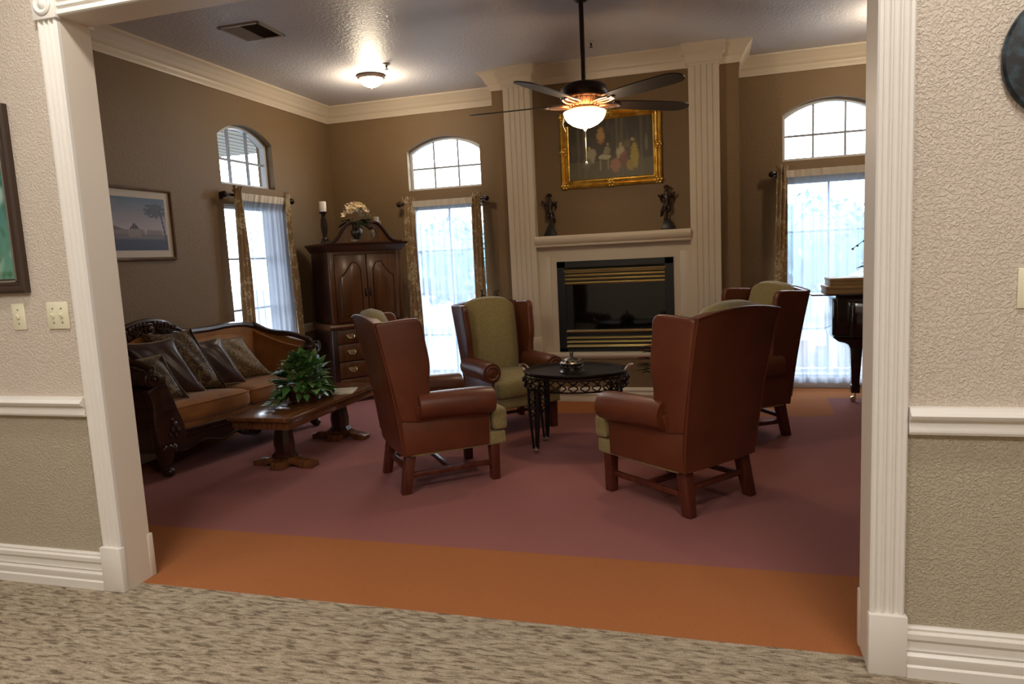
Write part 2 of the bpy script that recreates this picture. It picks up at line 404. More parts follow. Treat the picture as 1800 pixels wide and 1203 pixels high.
MT['darkleaf'] = mat('dark_green_leaf', '#243a20', 0.5)
MT['basket'] = mat('wicker_basket', '#6b3f22', 0.7, col2='#3c2212', vscale=60, bump=0.6, bscale=80)
MT['petal'] = mat('cream_petal', '#efe6cd', 0.6, col2='#d8b98a', vscale=20)
MT['candle'] = mat('ivory_candle_wax', '#e9e2d4', 0.5)
MT['porcelain'] = mat('speckled_porcelain', '#cfc2b2', 0.25, col2='#8d7f78', vscale=30)
MT['red'] = mat('red_petal', '#8c1418', 0.5)
MT['pianoblack'] = mat('ebony_piano_lacquer', '#20120e', 0.12, coat=0.5)
MT['pianowood'] = mat('tan_box_card', '#a08254', 0.55, col2='#8f7348', vscale=3, stretch=(1, 6, 1))
MT['paper'] = mat('printed_magazine_paper', '#cdbfa6', 0.5, col2='#8d7c63', vscale=16)
MT['granite'] = mat('blue_black_stone', '#35525e', 0.3, col2='#0d1114', vscale=34, hard=(0.48, 0.8), detail=6)
MT['green_art'] = art_mat('green_print', 0.2)
MT['winframe'] = mat('window_vinyl', '#c9ccd2', 0.4)
MT['muntin'] = mat('muntin_grey', '#8f929a', 0.4)
MT['glass'] = glass_mat('window_glass')
MT['porch'] = mat('porch_paint', '#948d82', 0.6)
MT['ground'] = mat('outdoor_paving', '#62676a', 0.9, col2='#54595c', vscale=3)
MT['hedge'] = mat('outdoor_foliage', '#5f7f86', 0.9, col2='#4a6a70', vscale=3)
MT['bark'] = mat('tree_bark', '#6e6258', 0.9)
MT['terra'] = mat('terracotta_planter', '#8a6a50', 0.8)
MT['stone'] = mat('concrete_planter', '#7d6a5a', 0.9)

# ------------------------------------------------------------------ dimensions
XL, YB, T = -1.546, 4.68, 0.1275       # left wall, back wall, opening wall thickness
W, H, CW = 2.927, 2.39, 0.098           # opening
CEIL, XR = 3.05, 5.4
BX0, BX1, BY = 0.52, 2.70, 4.09         # chimney breast

# ------------------------------------------------------------------ floors and ceiling
mb = MB(); mb.box(-4.0, 6.6, -4.2, 0.07, -0.1, 0.0); struct(mb.build('floor_hall', MT['hallcarpet']))
mb = MB()
def quad(x0, x1, y0, y1, mi): mb.add([(x0,y0,0),(x1,y0,0),(x1,y1,0),(x0,y1,0)], [(0,1,2,3)], mi)
OB = 0.6664
quad(XL-0.1, XR+0.1, 0.07, OB, 1)
quad(XL-0.1, -1.32, OB, YB+0.1, 1); quad(-1.32, 4.9, OB, 3.48, 0)
mb.add([(-1.32,3.48,0),(-0.2,3.48,0),(-0.2,4.2,0),(-1.32,4.2,0)], [(0,1,2,3)], 0)
quad(-0.2, 3.22, 3.48, YB+0.1, 1)
mb.add([(3.22,3.48,0),(3.385,3.58,0),(3.412,4.2,0),(3.22,4.2,0)], [(0,1,2,3)], 1)
mb.add([(3.22,3.48,0),(4.9,3.48,0),(4.9,4.2,0),(3.412,4.2,0),(3.385,3.58,0)], [(0,1,2,3,4)], 0)
quad(-1.32, -0.2, 4.2, YB+0.1, 1); quad(3.22, 4.9, 4.2, YB+0.1, 1); quad(4.9, XR+0.1, OB, YB+0.1, 1)
mb.add([(XL-.1,0.07,-.1),(XR+.1,0.07,-.1),(XR+.1,YB+.1,-.1),(XL-.1,YB+.1,-.1)], [(3,2,1,0)], 0)
struct(mb.build('floor', [MT['maroon'], MT['orange']], smooth=False))
mb = MB(); mb.box(XL-0.2, XR+0.2, 0.0, YB+0.3, CEIL, CEIL+0.1); struct(mb.build('ceiling', MT['ceil']))
mb = MB(); mb.box(-4.0, 6.6, -4.2, 0.0, CEIL, CEIL+0.1); struct(mb.build('ceiling_hall', MT['hallceil']))

# ------------------------------------------------------------------ walls
ARCZ0, ARCZ1 = 2.52, 2.645
UP0, LO0, LO1 = 2.105, 0.14, 1.93
def arcpts(u0, u1, n=16):
    c = (u0+u1)/2; hw = (u1-u0)/2; h = ARCZ1-ARCZ0; R = (hw*hw+h*h)/(2*h); z0 = ARCZ1-R
    a = math.asin(hw/R)
    return [(c+R*math.sin(-a+2*a*i/n), z0+R*math.cos(-a+2*a*i/n)) for i in range(n+1)]
def wall(name, axis, d0, d1, u0, u1, wins, mtl):
    mb = MB(); ax = axis; u = u0
    for a, b in wins + [(u1, u1)]:
        if a > u: mb.prism([(u,0),(a,0),(a,CEIL),(u,CEIL)], d0, d1, ax)
        if b > a:
            mb.prism([(a,0),(b,0),(b,LO0),(a,LO0)], d0, d1, ax)
            mb.prism([(a,LO1),(b,LO1),(b,UP0),(a,UP0)], d0, d1, ax)
            mb.prism(arcpts(a, b) + [(b,CEIL),(a,CEIL)], d0, d1, ax)
        u = b
    return struct(mb.build(name, mtl, angle=25, weld=False))
WB = [(-0.625, 0.185), (3.095, 3.905)]; WL = [(2.86, 3.625)]
wall('wall_back', 'y', YB, YB+0.17, XL-0.17, XR+0.17, WB, MT['brown'])
wall('wall_left', 'x', XL-0.17, XL, T, YB+0.17, WL, MT['brown'])
wall('wall_right', 'x', XR, XR+0.17, T, YB+0.17, [], MT['brown'])
# opening wall: hall face cream, room face brown
def dual(name, x0, x1, z0, z1):
    mb = MB(); mb.box(x0, x1, 0, T-0.02, z0, z1); o = struct(mb.build(name, MT['hallwall']))
    mb = MB(); mb.box(x0, x1, T-0.02, T, z0, z1); struct(mb.build(name+'_inner', MT['brown']))
dual('wall_front_left', -4.0, -0.012, 0, CEIL); dual('wall_front_right', W+0.012, 6.6, 0, CEIL); dual('wall_front_header', -0.012, W+0.012, H+0.012, CEIL)
mb = MB(); mb.box(-4.1, -4.0, -4.2, 0, 0, CEIL); struct(mb.build('wall_hall_left', MT['hallwall']))
mb = MB(); mb.box(6.6, 6.7, -4.2, 0, 0, CEIL); struct(mb.build('wall_hall_right', MT['hallwall']))
mb = MB(); mb.box(-4.1, 6.7, -4.3, -4.2, 0, CEIL); struct(mb.build('wall_hall_rear', MT['hallwall']))
# chimney breast
mb = MB()
for poly in ([(BX0,BY),(BX1,BY),(BX1,YB),(BX0,YB)],):
    mb.prism(poly, 0, CEIL, 'z')
struct(mb.build('wall_chimney_breast', MT['brown']))

# ------------------------------------------------------------------ windows
def window(n, axis, d, u0, u1, z0, z1, arch, uc, zc, sgn):
    """axis: normal axis of wall; d: frame plane; uc/zc muntin positions"""
    def outline(ins):
        if arch:
            pts = arcpts(u0, u1); c = (u0+u1)/2
            pts = [(c+(p-c)*(1-2*ins/(u1-u0)), q-ins) for p, q in pts]
            return [(u1-ins, z0+ins), (u0+ins, z0+ins)] + pts
        return [(u1-ins,z0+ins),(u0+ins,z0+ins),(u0+ins,z1-ins),(u1-ins,z1-ins)]
    A, B = outline(0), outline(0.028); K = len(A)
    def P(a, z, e): return (e, a, z) if axis == 'x' else (a, e, z)
    e0, e1 = d-0.02, d+0.03
    mb = MB()
    vs = [P(a,z,e0) for a,z in A]+[P(a,z,e0) for a,z in B]+[P(a,z,e1) for a,z in A]+[P(a,z,e1) for a,z in B]; fs = []
    for i in range(K):
        j = (i+1) % K
        fs += [(i,j,K+j,K+i), (2*K+i,3*K+i,3*K+j,2*K+j), (K+i,K+j,3*K+j,3*K+i), (i,2*K+i,2*K+j,j)]
    mb.add(vs, fs); fr = struct(mb.build('window_%d' % n, MT['winframe'], angle=30)); 
    mb = MB(); B2 = outline(0.026)
    mb.prism(B2, d-0.002, d+0.004, axis); mb.build('pane', MT['glass'], fr, smooth=False)
    mb = MB(); t = 0.0095
    for a in uc:
        top = z1-0.02
        if arch: top = min((q for p, q in arcpts(u0,u1) if abs(p-a) < 0.06), default=z1)-0.02
        if axis == 'x': mb.box(d-0.012, d+0.012, a-t, a+t, z0+0.02, top)
        else: mb.box(a-t, a+t, d-0.012, d+0.012, z0+0.02, top)
    for z in zc:
        if axis == 'x': mb.box(d-0.0115, d+0.0115, u0+0.02, u1-0.02, z-t, z+t)
        else: mb.box(u0+0.02, u1-0.02, d-0.0115, d+0.0115, z-t, z+t)
    mb.build('muntin', MT['muntin'], fr)
    return fr
third = lambda a, b: [a+(b-a)/3, a+2*(b-a)/3]
k = 1
for (axis, d, (a, b)) in (('x', XL-0.10, WL[0]), ('y', YB+0.10, WB[0]), ('y', YB+0.10, WB[1])):
    window(k, axis, d, a, b, UP0, ARCZ1, True, third(a, b), [2.335], 1)
    window(k+1, axis, d, a, b, LO0, LO1, False, [(a+b)/2], [0.55, 1.0, 1.46], 1); k += 2
mb = MB()
for a, b in WB: mb.box(a-0.03, b+0.03, YB-0.025, YB, 0.105, 0.135, 0.005)
struct(mb.build('trim_sill_back', MT['cream']))

# ------------------------------------------------------------------ trim: crown, baseboards, rails, casing
crown = [(0.0,2.886),(0.012,2.886),(0.016,2.905),(0.022,2.915),(0.028,2.94),(0.045,2.955),(0.05,2.975),(0.06,2.985),(0.075,3.01),(0.095,3.028),(0.105,3.035),(0.105,3.05),(0,3.05)]
mb = MB(); sweep(mb, crown, [(XL,T),(XL,YB),(BX0,YB),(BX0,BY),(BX1,BY),(BX1,YB),(XR,YB),(XR,T)])
sweep(mb, crown, [(XR,T),(XL,T)])
struct(mb.build('trim_crown', MT['cream'], angle=35))
base = [(0,0),(0.024,0),(0.024,0.035),(0.02,0.045),(0.02,0.06),(0.024,0.068),(0.02,0.078),(0.016,0.085),(0.016,0.1),(0.02,0.106),(0.012,0.125),(0.008,0.132),(0,0.132)]
mb = MB()
sweep(mb, base, [(XL,T),(XL,YB),(BX0,YB),(BX0,3.975)]); sweep(mb, base, [(BX1,3.975),(BX1,YB),(XR,YB),(XR,T)])
struct(mb.build('baseboard_back', MT['cream'], angle=35))
rail = [(0,0.775),(0.014,0.775),(0.018,0.785),(0.016,0.8),(0.02,0.82),(0.034,0.84),(0.034,0.852),(0.028,0.858),(0,0.858)]
mb = MB(); rz = [(o, z-0.075) for o, z in rail]; sweep(mb, rz, [(XL,T),(XL,2.72)]); sweep(mb, rz, [(XL,3.8),(XL,YB),(-0.8,YB)])
struct(mb.build('trim_room_rail', MT['cream'], angle=35))
# hall baseboards and chair rails (hall side faces -y: travel +x keeps -y on the right)
hb = [(0,0),(0.028,0),(0.028,0.036),(0.022,0.042),(0.026,0.06),(0.026,0.072),(0.018,0.082),(0.022,0.09),(0.018,0.098),(0.016,0.115),(0.026,0.128),(0.026,0.145),(0.014,0.15),(0.016,0.158),(0.01,0.164),(0,0.164)]
hr = [(0,0.778),(0.022,0.778),(0.026,0.786),(0.024,0.794),(0.02,0.80),(0.018,0.812),(0.02,0.82),(0.036,0.828),(0.042,0.838),(0.036,0.846),(0.028,0.85),(0.024,0.86),(0,0.86)]
mb = MB(); sweep(mb, hb, [(-4.0,0),(-CW-0.008,0)]); struct(mb.build('baseboard_hall_left', MT['white'], angle=30))
mb = MB(); sweep(mb, hb, [(W+CW+0.008,0),(6.6,0)]); struct(mb.build('baseboard_hall_right', MT['white'], angle=30))
mb = MB(); sweep(mb, hr, [(-4.0,0),(-CW-0.002,0)]); struct(mb.build('trim_hall_rail_left', MT['white'], angle=30))
mb = MB(); sweep(mb, hr, [(W+CW+0.002,0),(6.6,0)]); struct(mb.build('trim_hall_rail_right', MT['white'], angle=30))
# fluted casing profile across its width: (across, out)
def flutes():
    p = [(0,0),(0,0.014),(0.005,0.019)]
    for c in (0.024, 0.049, 0.074):
        p += [(c-0.0105,0.019)] + [(c-0.0095*math.cos(a), 0.019-0.009*math.sin(a)) for a in (0.4,0.9,1.57,2.24,2.74)] + [(c+0.0105,0.019)]
    return p + [(CW-0.005,0.019),(CW,0.014),(CW,0)]
def casing(name, y, sg, mtl):
    mb = MB(); fl = flutes()
    for x0 in (-CW, W):
        mb.prism([(x0+a, y-sg*b) for a, b in fl], 0.19, H, 'z')
    mb.prism([(y-sg*b, H+a) for a, b in fl], 0.0, W, 'x')
    struct(mb.build(name, mtl, angle=30))
    mb = MB()
    for x0, x1 in ((-CW-0.008, 0.004), (W-0.004, W+CW+0.008)):
        ya, yb = sorted((y, y-sg*0.030)); mb.box(x0, x1, ya, yb, 0, 0.20, 0.004)
    struct(mb.build(name+'_plinth', mtl))
    mb = MB()
    for c in (-CW/2, W+CW/2):
        s = CW/2+0.008; ya, yb = sorted((y, y-sg*0.027))
        mb.box(c-s, c+s, ya, yb, H-0.008, H+CW+0.008, 0.003)
        R = Matrix.Translation((c, y-sg*0.026, H+CW/2)) @ Matrix.Rotation(PI/2*(1 if sg > 0 else -1), 4, 'X')
        mb.lathe([(0.043,0),(0.043,0.006),(0.036,0.010),(0.030,0.004),(0.022,0.003),(0.014,0.010),(0.0,0.012)], 28, mat=R)
    struct(mb.build(name+'_rosette', mtl))
casing('trim_casing_hall', 0.0, 1, MT['white'])
casing('trim_casing_room', T, -1, MT['jamb'])
mb = MB()
mb.box(-0.012, 0.0, 0.0, T, 0, H); mb.box(W, W+0.012, 0.0, T, 0, H); mb.box(-0.012, W+0.012, 0.0, T, H, H+0.012)
struct(mb.build('trim_jamb', MT['jamb']))

# ------------------------------------------------------------------ fireplace
fp = thing('fireplace', 'cream fireplace with fluted columns, mantel shelf and black gas firebox', 'fireplace', (1.6, BY, 0))
CX0, CX1, DX0, DX1, CF = 0.66, 0.91, 2.29, 2.54, 3.985
def loc(x): return x-1.6
HY = 3.975-BY
mb = MB(); mb.box(loc(BX0), loc(BX1), HY, 0, 0.0, 0.40); mb.build('hearth_base', MT['brown'], fp)
mb = MB(); sweep(mb, base, [(loc(BX0),0),(loc(BX0),HY),(loc(BX1),HY),(loc(BX1),0)])
mb.build('hearth_baseboard', MT['cream'], fp, angle=35)
mb = MB(); mb.prism([(0,0.40),(HY-0.012,0.40),(HY-0.022,0.415),(HY-0.03,0.42),(HY-0.034,0.435),(HY-0.03,0.452),(0,0.452)], loc(BX0)-0.02, loc(BX1)+0.02, 'x'); mb.build('hearth_ledge', MT['cream'], fp)
for x0, x1 in ((CX0, CX1), (DX0, DX1)):
    a, b = loc(x0), loc(x1); f = CF-BY; wd = b-a
    prof = [(a,0),(a,f)]
    for q in (0.27, 0.46, 0.65, 0.84) if True else ():
        c = a+wd*(q-0.05); prof += [(c-0.005,f),(c-0.0022,f+0.007),(c+0.0022,f+0.007),(c+0.005,f)]
    prof += [(b,f),(b,f+0.02),(b-0.006,f+0.026),(b-0.006,f+0.045),(b,f+0.05),(b,0)]
    mb = MB(); mb.prism(prof, 0.60, 2.90, 'z'); col = mb.build('column', MT['cream'], fp, angle=25)
    mb = MB(); mb.box(a-0.012, b+0.012, f-0.012, 0, 0.452, 0.60, 0.006); mb.build('plinth', MT['cream'], col)
    mb = MB(); capp = [(0.0,2.878),(0.006,2.878),(0.010,2.892),(0.022,2.902),(0.026,2.925),(0.026,2.955),(0.034,2.965),(0.05,2.975),(0.05,3.03),(0.056,3.035),(0.056,3.05),(0,3.05)]
    sweep(mb, capp, [(a,0),(a,f),(b,f),(b,0)])
    mb.box(a+0.001, b-0.001, f+0.001, 0, 2.89, 3.049); mb.build('capital', MT['cream'], col, angle=30)
# mantel shelf
mb = MB(); mf = 3.935-BY
mb.prism([(0,1.425),(mf+0.045,1.425),(mf+0.03,1.435),(mf+0.03,1.45),(mf+0.012,1.462),(mf+0.004,1.48),(mf,1.505),(mf+0.006,1.522),(mf+0.016,1.53),(0,1.53)], loc(CX1)-0.0, loc(DX0), 'x')
mb.build('mantel_shelf', MT['cream'], fp, angle=35)
mb = MB(); py = 4.055-BY
fx0, fx1, fz0, fz1 = loc(1.083), loc(2.135), 0.452, 1.292
mb.box(loc(CX1), fx0, py, 0, 0.452, 1.43); mb.box(fx1, loc(DX0), py, 0, 0.452, 1.43); mb.box(fx0, fx1, py, 0, fz1, 1.43)
mb.box(loc(CX1), fx0-0.06, py-0.014, py, 0.452, 1.345, 0.003); mb.box(fx1+0.06, loc(DX0), py-0.014, py, 0.452, 1.345, 0.003)
mb.build('surround_panel', MT['cream'], fp)
mb = MB(); q = py-0.012
mb.box(fx0, fx0+0.075, q, 0, fz0, fz1); mb.box(fx1-0.075, fx1, q, 0, fz0, fz1); mb.box(fx0, fx1, q, 0, fz1-0.055, fz1); mb.box(fx0, fx1, q, 0, fz0, fz0+0.03)
mb.box(fx0+0.07, fx1-0.07, q+0.02, 0, fz0+0.02, fz1-0.05)
fb = mb.build('firebox_frame', MT['black'], fp)
mb = MB(); mb.box(fx0+0.14, fx1-0.07, q+0.012, q+0.02, 0.66, 1.10); mb.build('glass_front', MT['fireglass'], fb)
s0, s1 = fx0+0.07, fx1-0.075
for z, h_ in ((1.195,0.026),(1.16,0.022),(1.125,0.022),(1.09,0.022),(0.645,0.022),(0.585,0.018),(0.548,0.018),(0.508,0.022)):
    mb = MB(); mb.prism([(q+0.02,z-h_/2),(q-0.004,z-h_/2),(q-0.008,z),(q+0.004,z+h_/2),(q+0.02,z+h_/2)], s0, s1, 'x'); mb.build('brass_slat', MT['brass'], fb, angle=20)
mb = MB(); mb.prism([(q+0.02,1.215),(q-0.02,1.205),(q-0.022,1.215),(q+0.02,1.232)], s0-0.008, s1+0.01, 'x'); mb.build('hood_lip', MT['brass'], fb)

# ------------------------------------------------------------------ wing chairs
def wing_chair(name, label, loc_, rz):
    # local frame: +x is the way the chair faces, origin on the floor at the middle of the legs
    t = thing(name, label, 'armchair', loc_, rz, 'leather wing chairs round the oval table')
    XR_, XF = -0.285, 0.275
    for sy in (-1, 1):
        # rear leg, raked back
        mb = MB(); mb.hexa([(XR_-.035,sy*.245-.026,0),(XR_+.02,sy*.245-.026,0),(XR_+.02,sy*.245+.026,0),(XR_-.035,sy*.245+.026,0)],
                           [(XR_+.01,sy*.225-.032,.27),(XR_+.075,sy*.225-.032,.27),(XR_+.075,sy*.225+.032,.27),(XR_+.01,sy*.225+.032,.27)], .004); mb.build('leg', MT['legwood'], t)
        mb = MB(); mb.hexa([(XF-.026,sy*.25-.026,0),(XF+.026,sy*.25-.026,0),(XF+.026,sy*.25+.026,0),(XF-.026,sy*.25+.026,0)],
                           [(XF-.03,sy*.25-.03,.25),(XF+.03,sy*.25-.03,.25),(XF+.03,sy*.25+.03,.25),(XF-.03,sy*.25+.03,.25)], .004); mb.build('leg', MT['legwood'], t)
        mb = MB(); mb.box(XR_+.03, XF-.02, sy*.243-.012, sy*.243+.012, .092, .122, .003); mb.build('stretcher', MT['legwood'], t)
    mb = MB(); mb.box(-.02, .005, -.24, .24, .095, .12, .003); mb.build('stretcher', MT['legwood'], t)
    mb = MB(); mb.box(XR_+.0, XR_+.03, -.225, .225, .125, .150, .003); mb.build('stretcher', MT['legwood'], t)
    # leather carcass: side panels with the outside back
    mb = MB()
    for sy in (-1, 1):
        y0, y1 = sorted((sy*.295, sy*.255))
        mb.hexa([(-.29,y0*0.97,.235),(.235,y0,.235),(.235,y1,.235),(-.29,y1*0.97,.235)], [(-.30,y0,.445),(.245,y0,.44),(.245,y1,.44),(-.30,y1,.445)], .008)
    mb.box(-.285, .22, -.27, .27, .24, .30, .01)
    mb.build('side_panel', MT['leather'], t)
    # outside back: raked, flaring, humped crest
    def backz(v, y):   # top line by y fraction
        return 1.03 + 0.03*(1-y*y)
    def outb(u, v):
        yy = 2*u-1; hw = .283 + .036*v; top = backz(1, yy); z = .235+(top-.235)*v
        return (-.30-.125*v*v*0.55-.06*v - .012*(1-yy*yy), yy*hw, z)
    mb = MB(); NU, NV = 16, 12
    mb.grid(outb, NU, NV)
    mb.grid(lambda u, v: (outb(u, v)[0]+.05, outb(u, v)[1]*0.97, outb(u, v)[2]-0.0), NU, NV)
    def side(u): return lambda a, v: tuple(Vector(outb(u, v))*(1-a)+Vector((outb(u, v)[0]+.05, outb(u, v)[1]*.97, outb(u, v)[2]))*a)
    mb.grid(side(0), 1, NV); mb.grid(side(1), 1, NV)
    mb.grid(lambda u, a: tuple(Vector(outb(u, 1))*(1-a)+Vector((outb(u, 1)[0]+.05, outb(u, 1)[1]*.97, outb(u, 1)[2]+.004))*a), NU, 1)
    mb.grid(lambda u, a: tuple(Vector(outb(u, 0))*(1-a)+Vector((outb(u, 0)[0]+.05, outb(u, 0)[1]*.97, outb(u, 0)[2]))*a), NU, 1)
    ob = mb.build('outside_back', MT['leather'], t)
    mb = MB(); edge = [outb(0, v/14) for v in range(1, 15)] + [outb(u/16, 1) for u in range(1, 17)] + [outb(1, 1-v/14) for v in range(1, 14)]
    mb.tube([(a-.001, b, c) for a, b, c in edge], .0055, 6); mb.build('welt', MT['leather'], ob)
    # tan inside back
    def insb(u, v):
        yy = 2*u-1; q = min(1, v/.84); zt = backz(1, yy)-.012-.02*abs(yy)**6; hw = .215 + .036*q
        z = .40+(zt-.40)*q; bulge = .075*(1-abs(yy)**3)*math.sin(PI*(.12+.66*q))
        x = -.235-.075*q*q-.04*q+bulge
        if v > .84:
            a = (v-.84)/.16*PI*.95; rx, rz_ = .062*(1-.7*abs(yy)**4), .046*(1-.75*abs(yy)**4)
            x += -rx+rx*math.cos(a); z += rz_*math.sin(a)
        return (x, yy*hw, z)
    mb = MB(); mb.grid(insb, 18, 25)
    mb.grid(lambda u, v: (insb(u, 0)[0]-.06*v if v < 1 else -.30, insb(u, 0)[1], insb(u, 0)[2]), 18, 1)
    mb.build('inside_back', MT['tan'], t)
    # wings
    for sy in (-1, 1):
        prof = smoothpts([(-.30,.44),(-.16,.44),(-.125,.56),(-.128,.66),(-.118,.76),(-.130,.86),(-.145,.95),(-.150,1.0),(-.172,1.035),(-.22,1.042),(-.40,1.03)], 5)
        prof = [p for p in prof] + [(-.42,1.02),(-.375,.80),(-.335,.6),(-.305,.44)]
        mb = MB(); th = .055
        b_ = bmesh.new(); lo = []; hi = []
        for x, z in prof:
            fl = .268 + .036*max(0, (z-.44)/.6); fl2 = fl + .012*max(0, x+.3)/.2
            lo.append(b_.verts.new((x, sy*(fl2-th/2+.004), z))); hi.append(b_.verts.new((x, sy*(fl2+th/2+.004), z)))
        b_.faces.new(lo); b_.faces.new(hi); n = len(prof)
        for i in range(n): b_.faces.new((lo[i], lo[(i+1) % n], hi[(i+1) % n], hi[i]))
        bmesh.ops.recalc_face_normals(b_, faces=list(b_.faces))
        ed = [e for e in b_.edges if e.calc_face_angle(0) > 0.9]
        bmesh.ops.bevel(b_, geom=ed, offset=.014, segments=3, profile=0.5, affect='EDGES')
        mb.bm(b_); wg = mb.build('wing', MT['leather'], t, angle=50)
        # rolled arm: scroll cross-section swept forward
        cs = arc(sy*.295, .525, .083, -0.5*PI, 1.5*PI, 22)[:-1]
        mb = MB(); rings = []
        for i in range(11):
            a = i/10; x = -.20+.455*a; s_ = 1.0 if i < 10 else .93
            dz = -.012*a*a + (.0 if i else 0); x = x if i < 10 else x+.008
            rings.append([(x, sy*.295+(y-sy*.295)*s_*(.92+.10*a), .525+(z-.525)*s_*(.95+.06*a)+dz) for y, z in cs])
        K = len(cs); vs = [p for r in rings for p in r]; fs = []
        for i in range(10):
            for k_ in range(K): fs.append((i*K+k_, i*K+(k_+1) % K, (i+1)*K+(k_+1) % K, (i+1)*K+k_))
        fs.append(tuple(range(K))); fs.append(tuple(10*K+k_ for k_ in range(K)))
        mb.add(vs, fs); 
        mb.hexa([(-.22,min(sy*.255,sy*.30),.43),(.245,min(sy*.255,sy*.30),.43),(.245,max(sy*.255,sy*.30),.43),(-.22,max(sy*.255,sy*.30),.43)],
                [(-.22,min(sy*.25,sy*.34),.53),(.245,min(sy*.25,sy*.34),.53),(.245,max(sy*.25,sy*.34),.53),(-.22,max(sy*.25,sy*.34),.53)], .006)
        am = mb.build('arm', MT['leather'], t, angle=45)
        mb = MB(); R = Matrix.Translation((.262, sy*.295, .512)) @ Matrix.Rotation(PI/2, 4, 'Y')
        mb.lathe([(.062,0),(.060,.008),(.052,.012),(.044,.005),(.036,.006),(.026,.012),(.0,.015)], 24, mat=R); mb.build('scroll_front', MT['leather'], am)
    # seat
    mb = MB(); mb.softbox((.045,0,.265), (.305,.285,.045), .018, (0,0,0), 8); mb.build('seat_rail', MT['tan'], t)
    mb = MB(); mb.softbox((.045,0,.378), (.312,.245,.075), .035, (.015,.0,.03), 12)
    mb.softbox((.315,0,.378), (.05,.295,.07), .03, (.01,.0,.008), 10); mb.build('seat_cushion', MT['tan'], t)
    return t
A_ = math.radians
ch = wing_chair('wing_chair', 'brown leather wing chair seen from behind, standing beside the coffee table', (.78, 1.715, 0), A_(39))
dup(ch, (2.265, 1.595, 0), A_(141), 'brown leather wing chair turned away, the largest and nearest, right of the oval table')
chB = dup(ch, (.875, 3.05, 0), A_(-46), 'wing chair facing forward in front of the middle window, showing olive seat and back'); chB.scale = (.95,.95,.95)
dup(ch, (2.58, 2.96, 0), A_(212), 'wing chair mostly hidden behind the nearest chair, in front of the right window')

# ------------------------------------------------------------------ oval tray table and dish
ot = thing('tray_table', 'small oval dark metal tray table on openwork iron legs between the wing chairs', 'table', (1.535, 2.43, 0))
RX, RY, TZ = .365, .30, .555
def ell(r, a): return (RX*r*math.cos(a), RY*r*math.sin(a))
mb = MB(); prof = [(0,TZ-.006),(.86,TZ-.006),(.93,TZ-.002),(.97,TZ+.010),(1.0,TZ+.012),(1.01,TZ+.006),(.98,TZ-.012),(.90,TZ-.022),(0,TZ-.022)]
n = 48; vs = []; fs = []
for r, z in prof:
    for k_ in range(n):
        x, y = ell(max(r,.001), 2*PI*k_/n); vs.append((x, y, z))
for i in range(len(prof)-1):
    for k_ in range(n): fs.append((i*n+k_, i*n+(k_+1) % n, (i+1)*n+(k_+1) % n, (i+1)*n+k_))
mb.add(vs, fs); tray = mb.build('tray', MT['iron'], ot, angle=50)
for sx in (-1, 1):
    mb = MB(); mb.tube(smoothpts([(sx*RX*.96,-.05,TZ+.008),(sx*(RX+.005),-.045,TZ+.03),(sx*(RX+.03),-.02,TZ+.04),(sx*(RX+.03),.02,TZ+.04),(sx*(RX+.005),.045,TZ+.03),(sx*RX*.96,.05,TZ+.008)],4), .007, 8)
    mb.build('tray_handle', MT['copper'], tray)
mb = MB(); n = 28
for zz in (TZ-.026, TZ-.105): mb.tube([(*ell(.97, 2*PI*k_/48), zz) for k_ in range(48)], .006, 6, closed=True)
for k_ in range(n):
    a = 2*PI*(k_+.5)/n; a1 = a-.09; a2 = a+.09
    p = lambda aa, z, r=.97: (*ell(r, aa), z)
    mb.tube(smoothpts([p(a1,TZ-.03),p(a,TZ-.05,1.0),p(a2,TZ-.075),p(a,TZ-.10,1.0)],4), .0048, 6)
    mb.tube(smoothpts([p(a2,TZ-.03),p(a,TZ-.055,1.0),p(a1,TZ-.075),p(a,TZ-.10,1.0)],4), .0048, 6)
    mb.ball(p(a,TZ-.052,1.01), .011, 8)
mb.build('apron_scrollwork', MT['iron'], ot)
for sx in (-1, 1):
    for sy in (-1, 1):
        cx, cy = sx*.265, sy*.155
        mb = MB()
        for dx, dy in ((-.034,-.012),(.034,-.012),(0,.03)):
            mb.tube([(cx+dx,cy+dy,TZ-.1),(cx+dx*.95,cy+dy*.95,.30),(cx+dx*.45,cy+dy*.45,.03)], [.010,.011,.009], 6)
        for z in (.42, .33, .24):
            mb.tube(smoothpts([(cx-.03,cy-.012,z+.06),(cx,cy-.016,z+.03),(cx+.028,cy-.012,z),(cx,cy-.016,z-.02)],4), .0045, 6)
            mb.tube(smoothpts([(cx+.03,cy-.012,z+.06),(cx,cy-.016,z+.03),(cx-.028,cy-.012,z),(cx,cy-.016,z-.02)],4), .0045, 6)
        lg = mb.build('leg', MT['iron'], ot)
        mb = MB(); mb.ball((cx,cy,.018), .018, 12); mb.build('ball_foot', MT['copper'], lg)
ds = thing('lidded_dish', 'small ornate pewter dish with domed lid on the oval tray table', 'dish', (1.520, 2.40, TZ-.006))
mb = MB(); mb.lathe([(0,0),(.085,0),(.088,.006),(.075,.012),(.060,.018),(.066,.03),(.076,.045),(.078,.055),(.070,.06),(0,.06)], 32)
for k_ in range(16):
    a = 2*PI*k_/16; mb.ball((.073*math.cos(a), .073*math.sin(a), .040), .011, 8)
mb.build('bowl', MT['pewter'], ds)
mb = MB(); mb.lathe([(0,.06),(.082,.06),(.084,.066),(.070,.076),(.045,.092),(.02,.10),(.012,.104),(.010,.112),(.015,.125),(.012,.138),(0,.142)], 32)
for k_ in range(10):
    a = 2*PI*k_/10; mb.ball((.058*math.cos(a), .058*math.sin(a), .082), .013, 8, sc3=(1,1,.7))
mb.build('lid', MT['pewter'], ds)

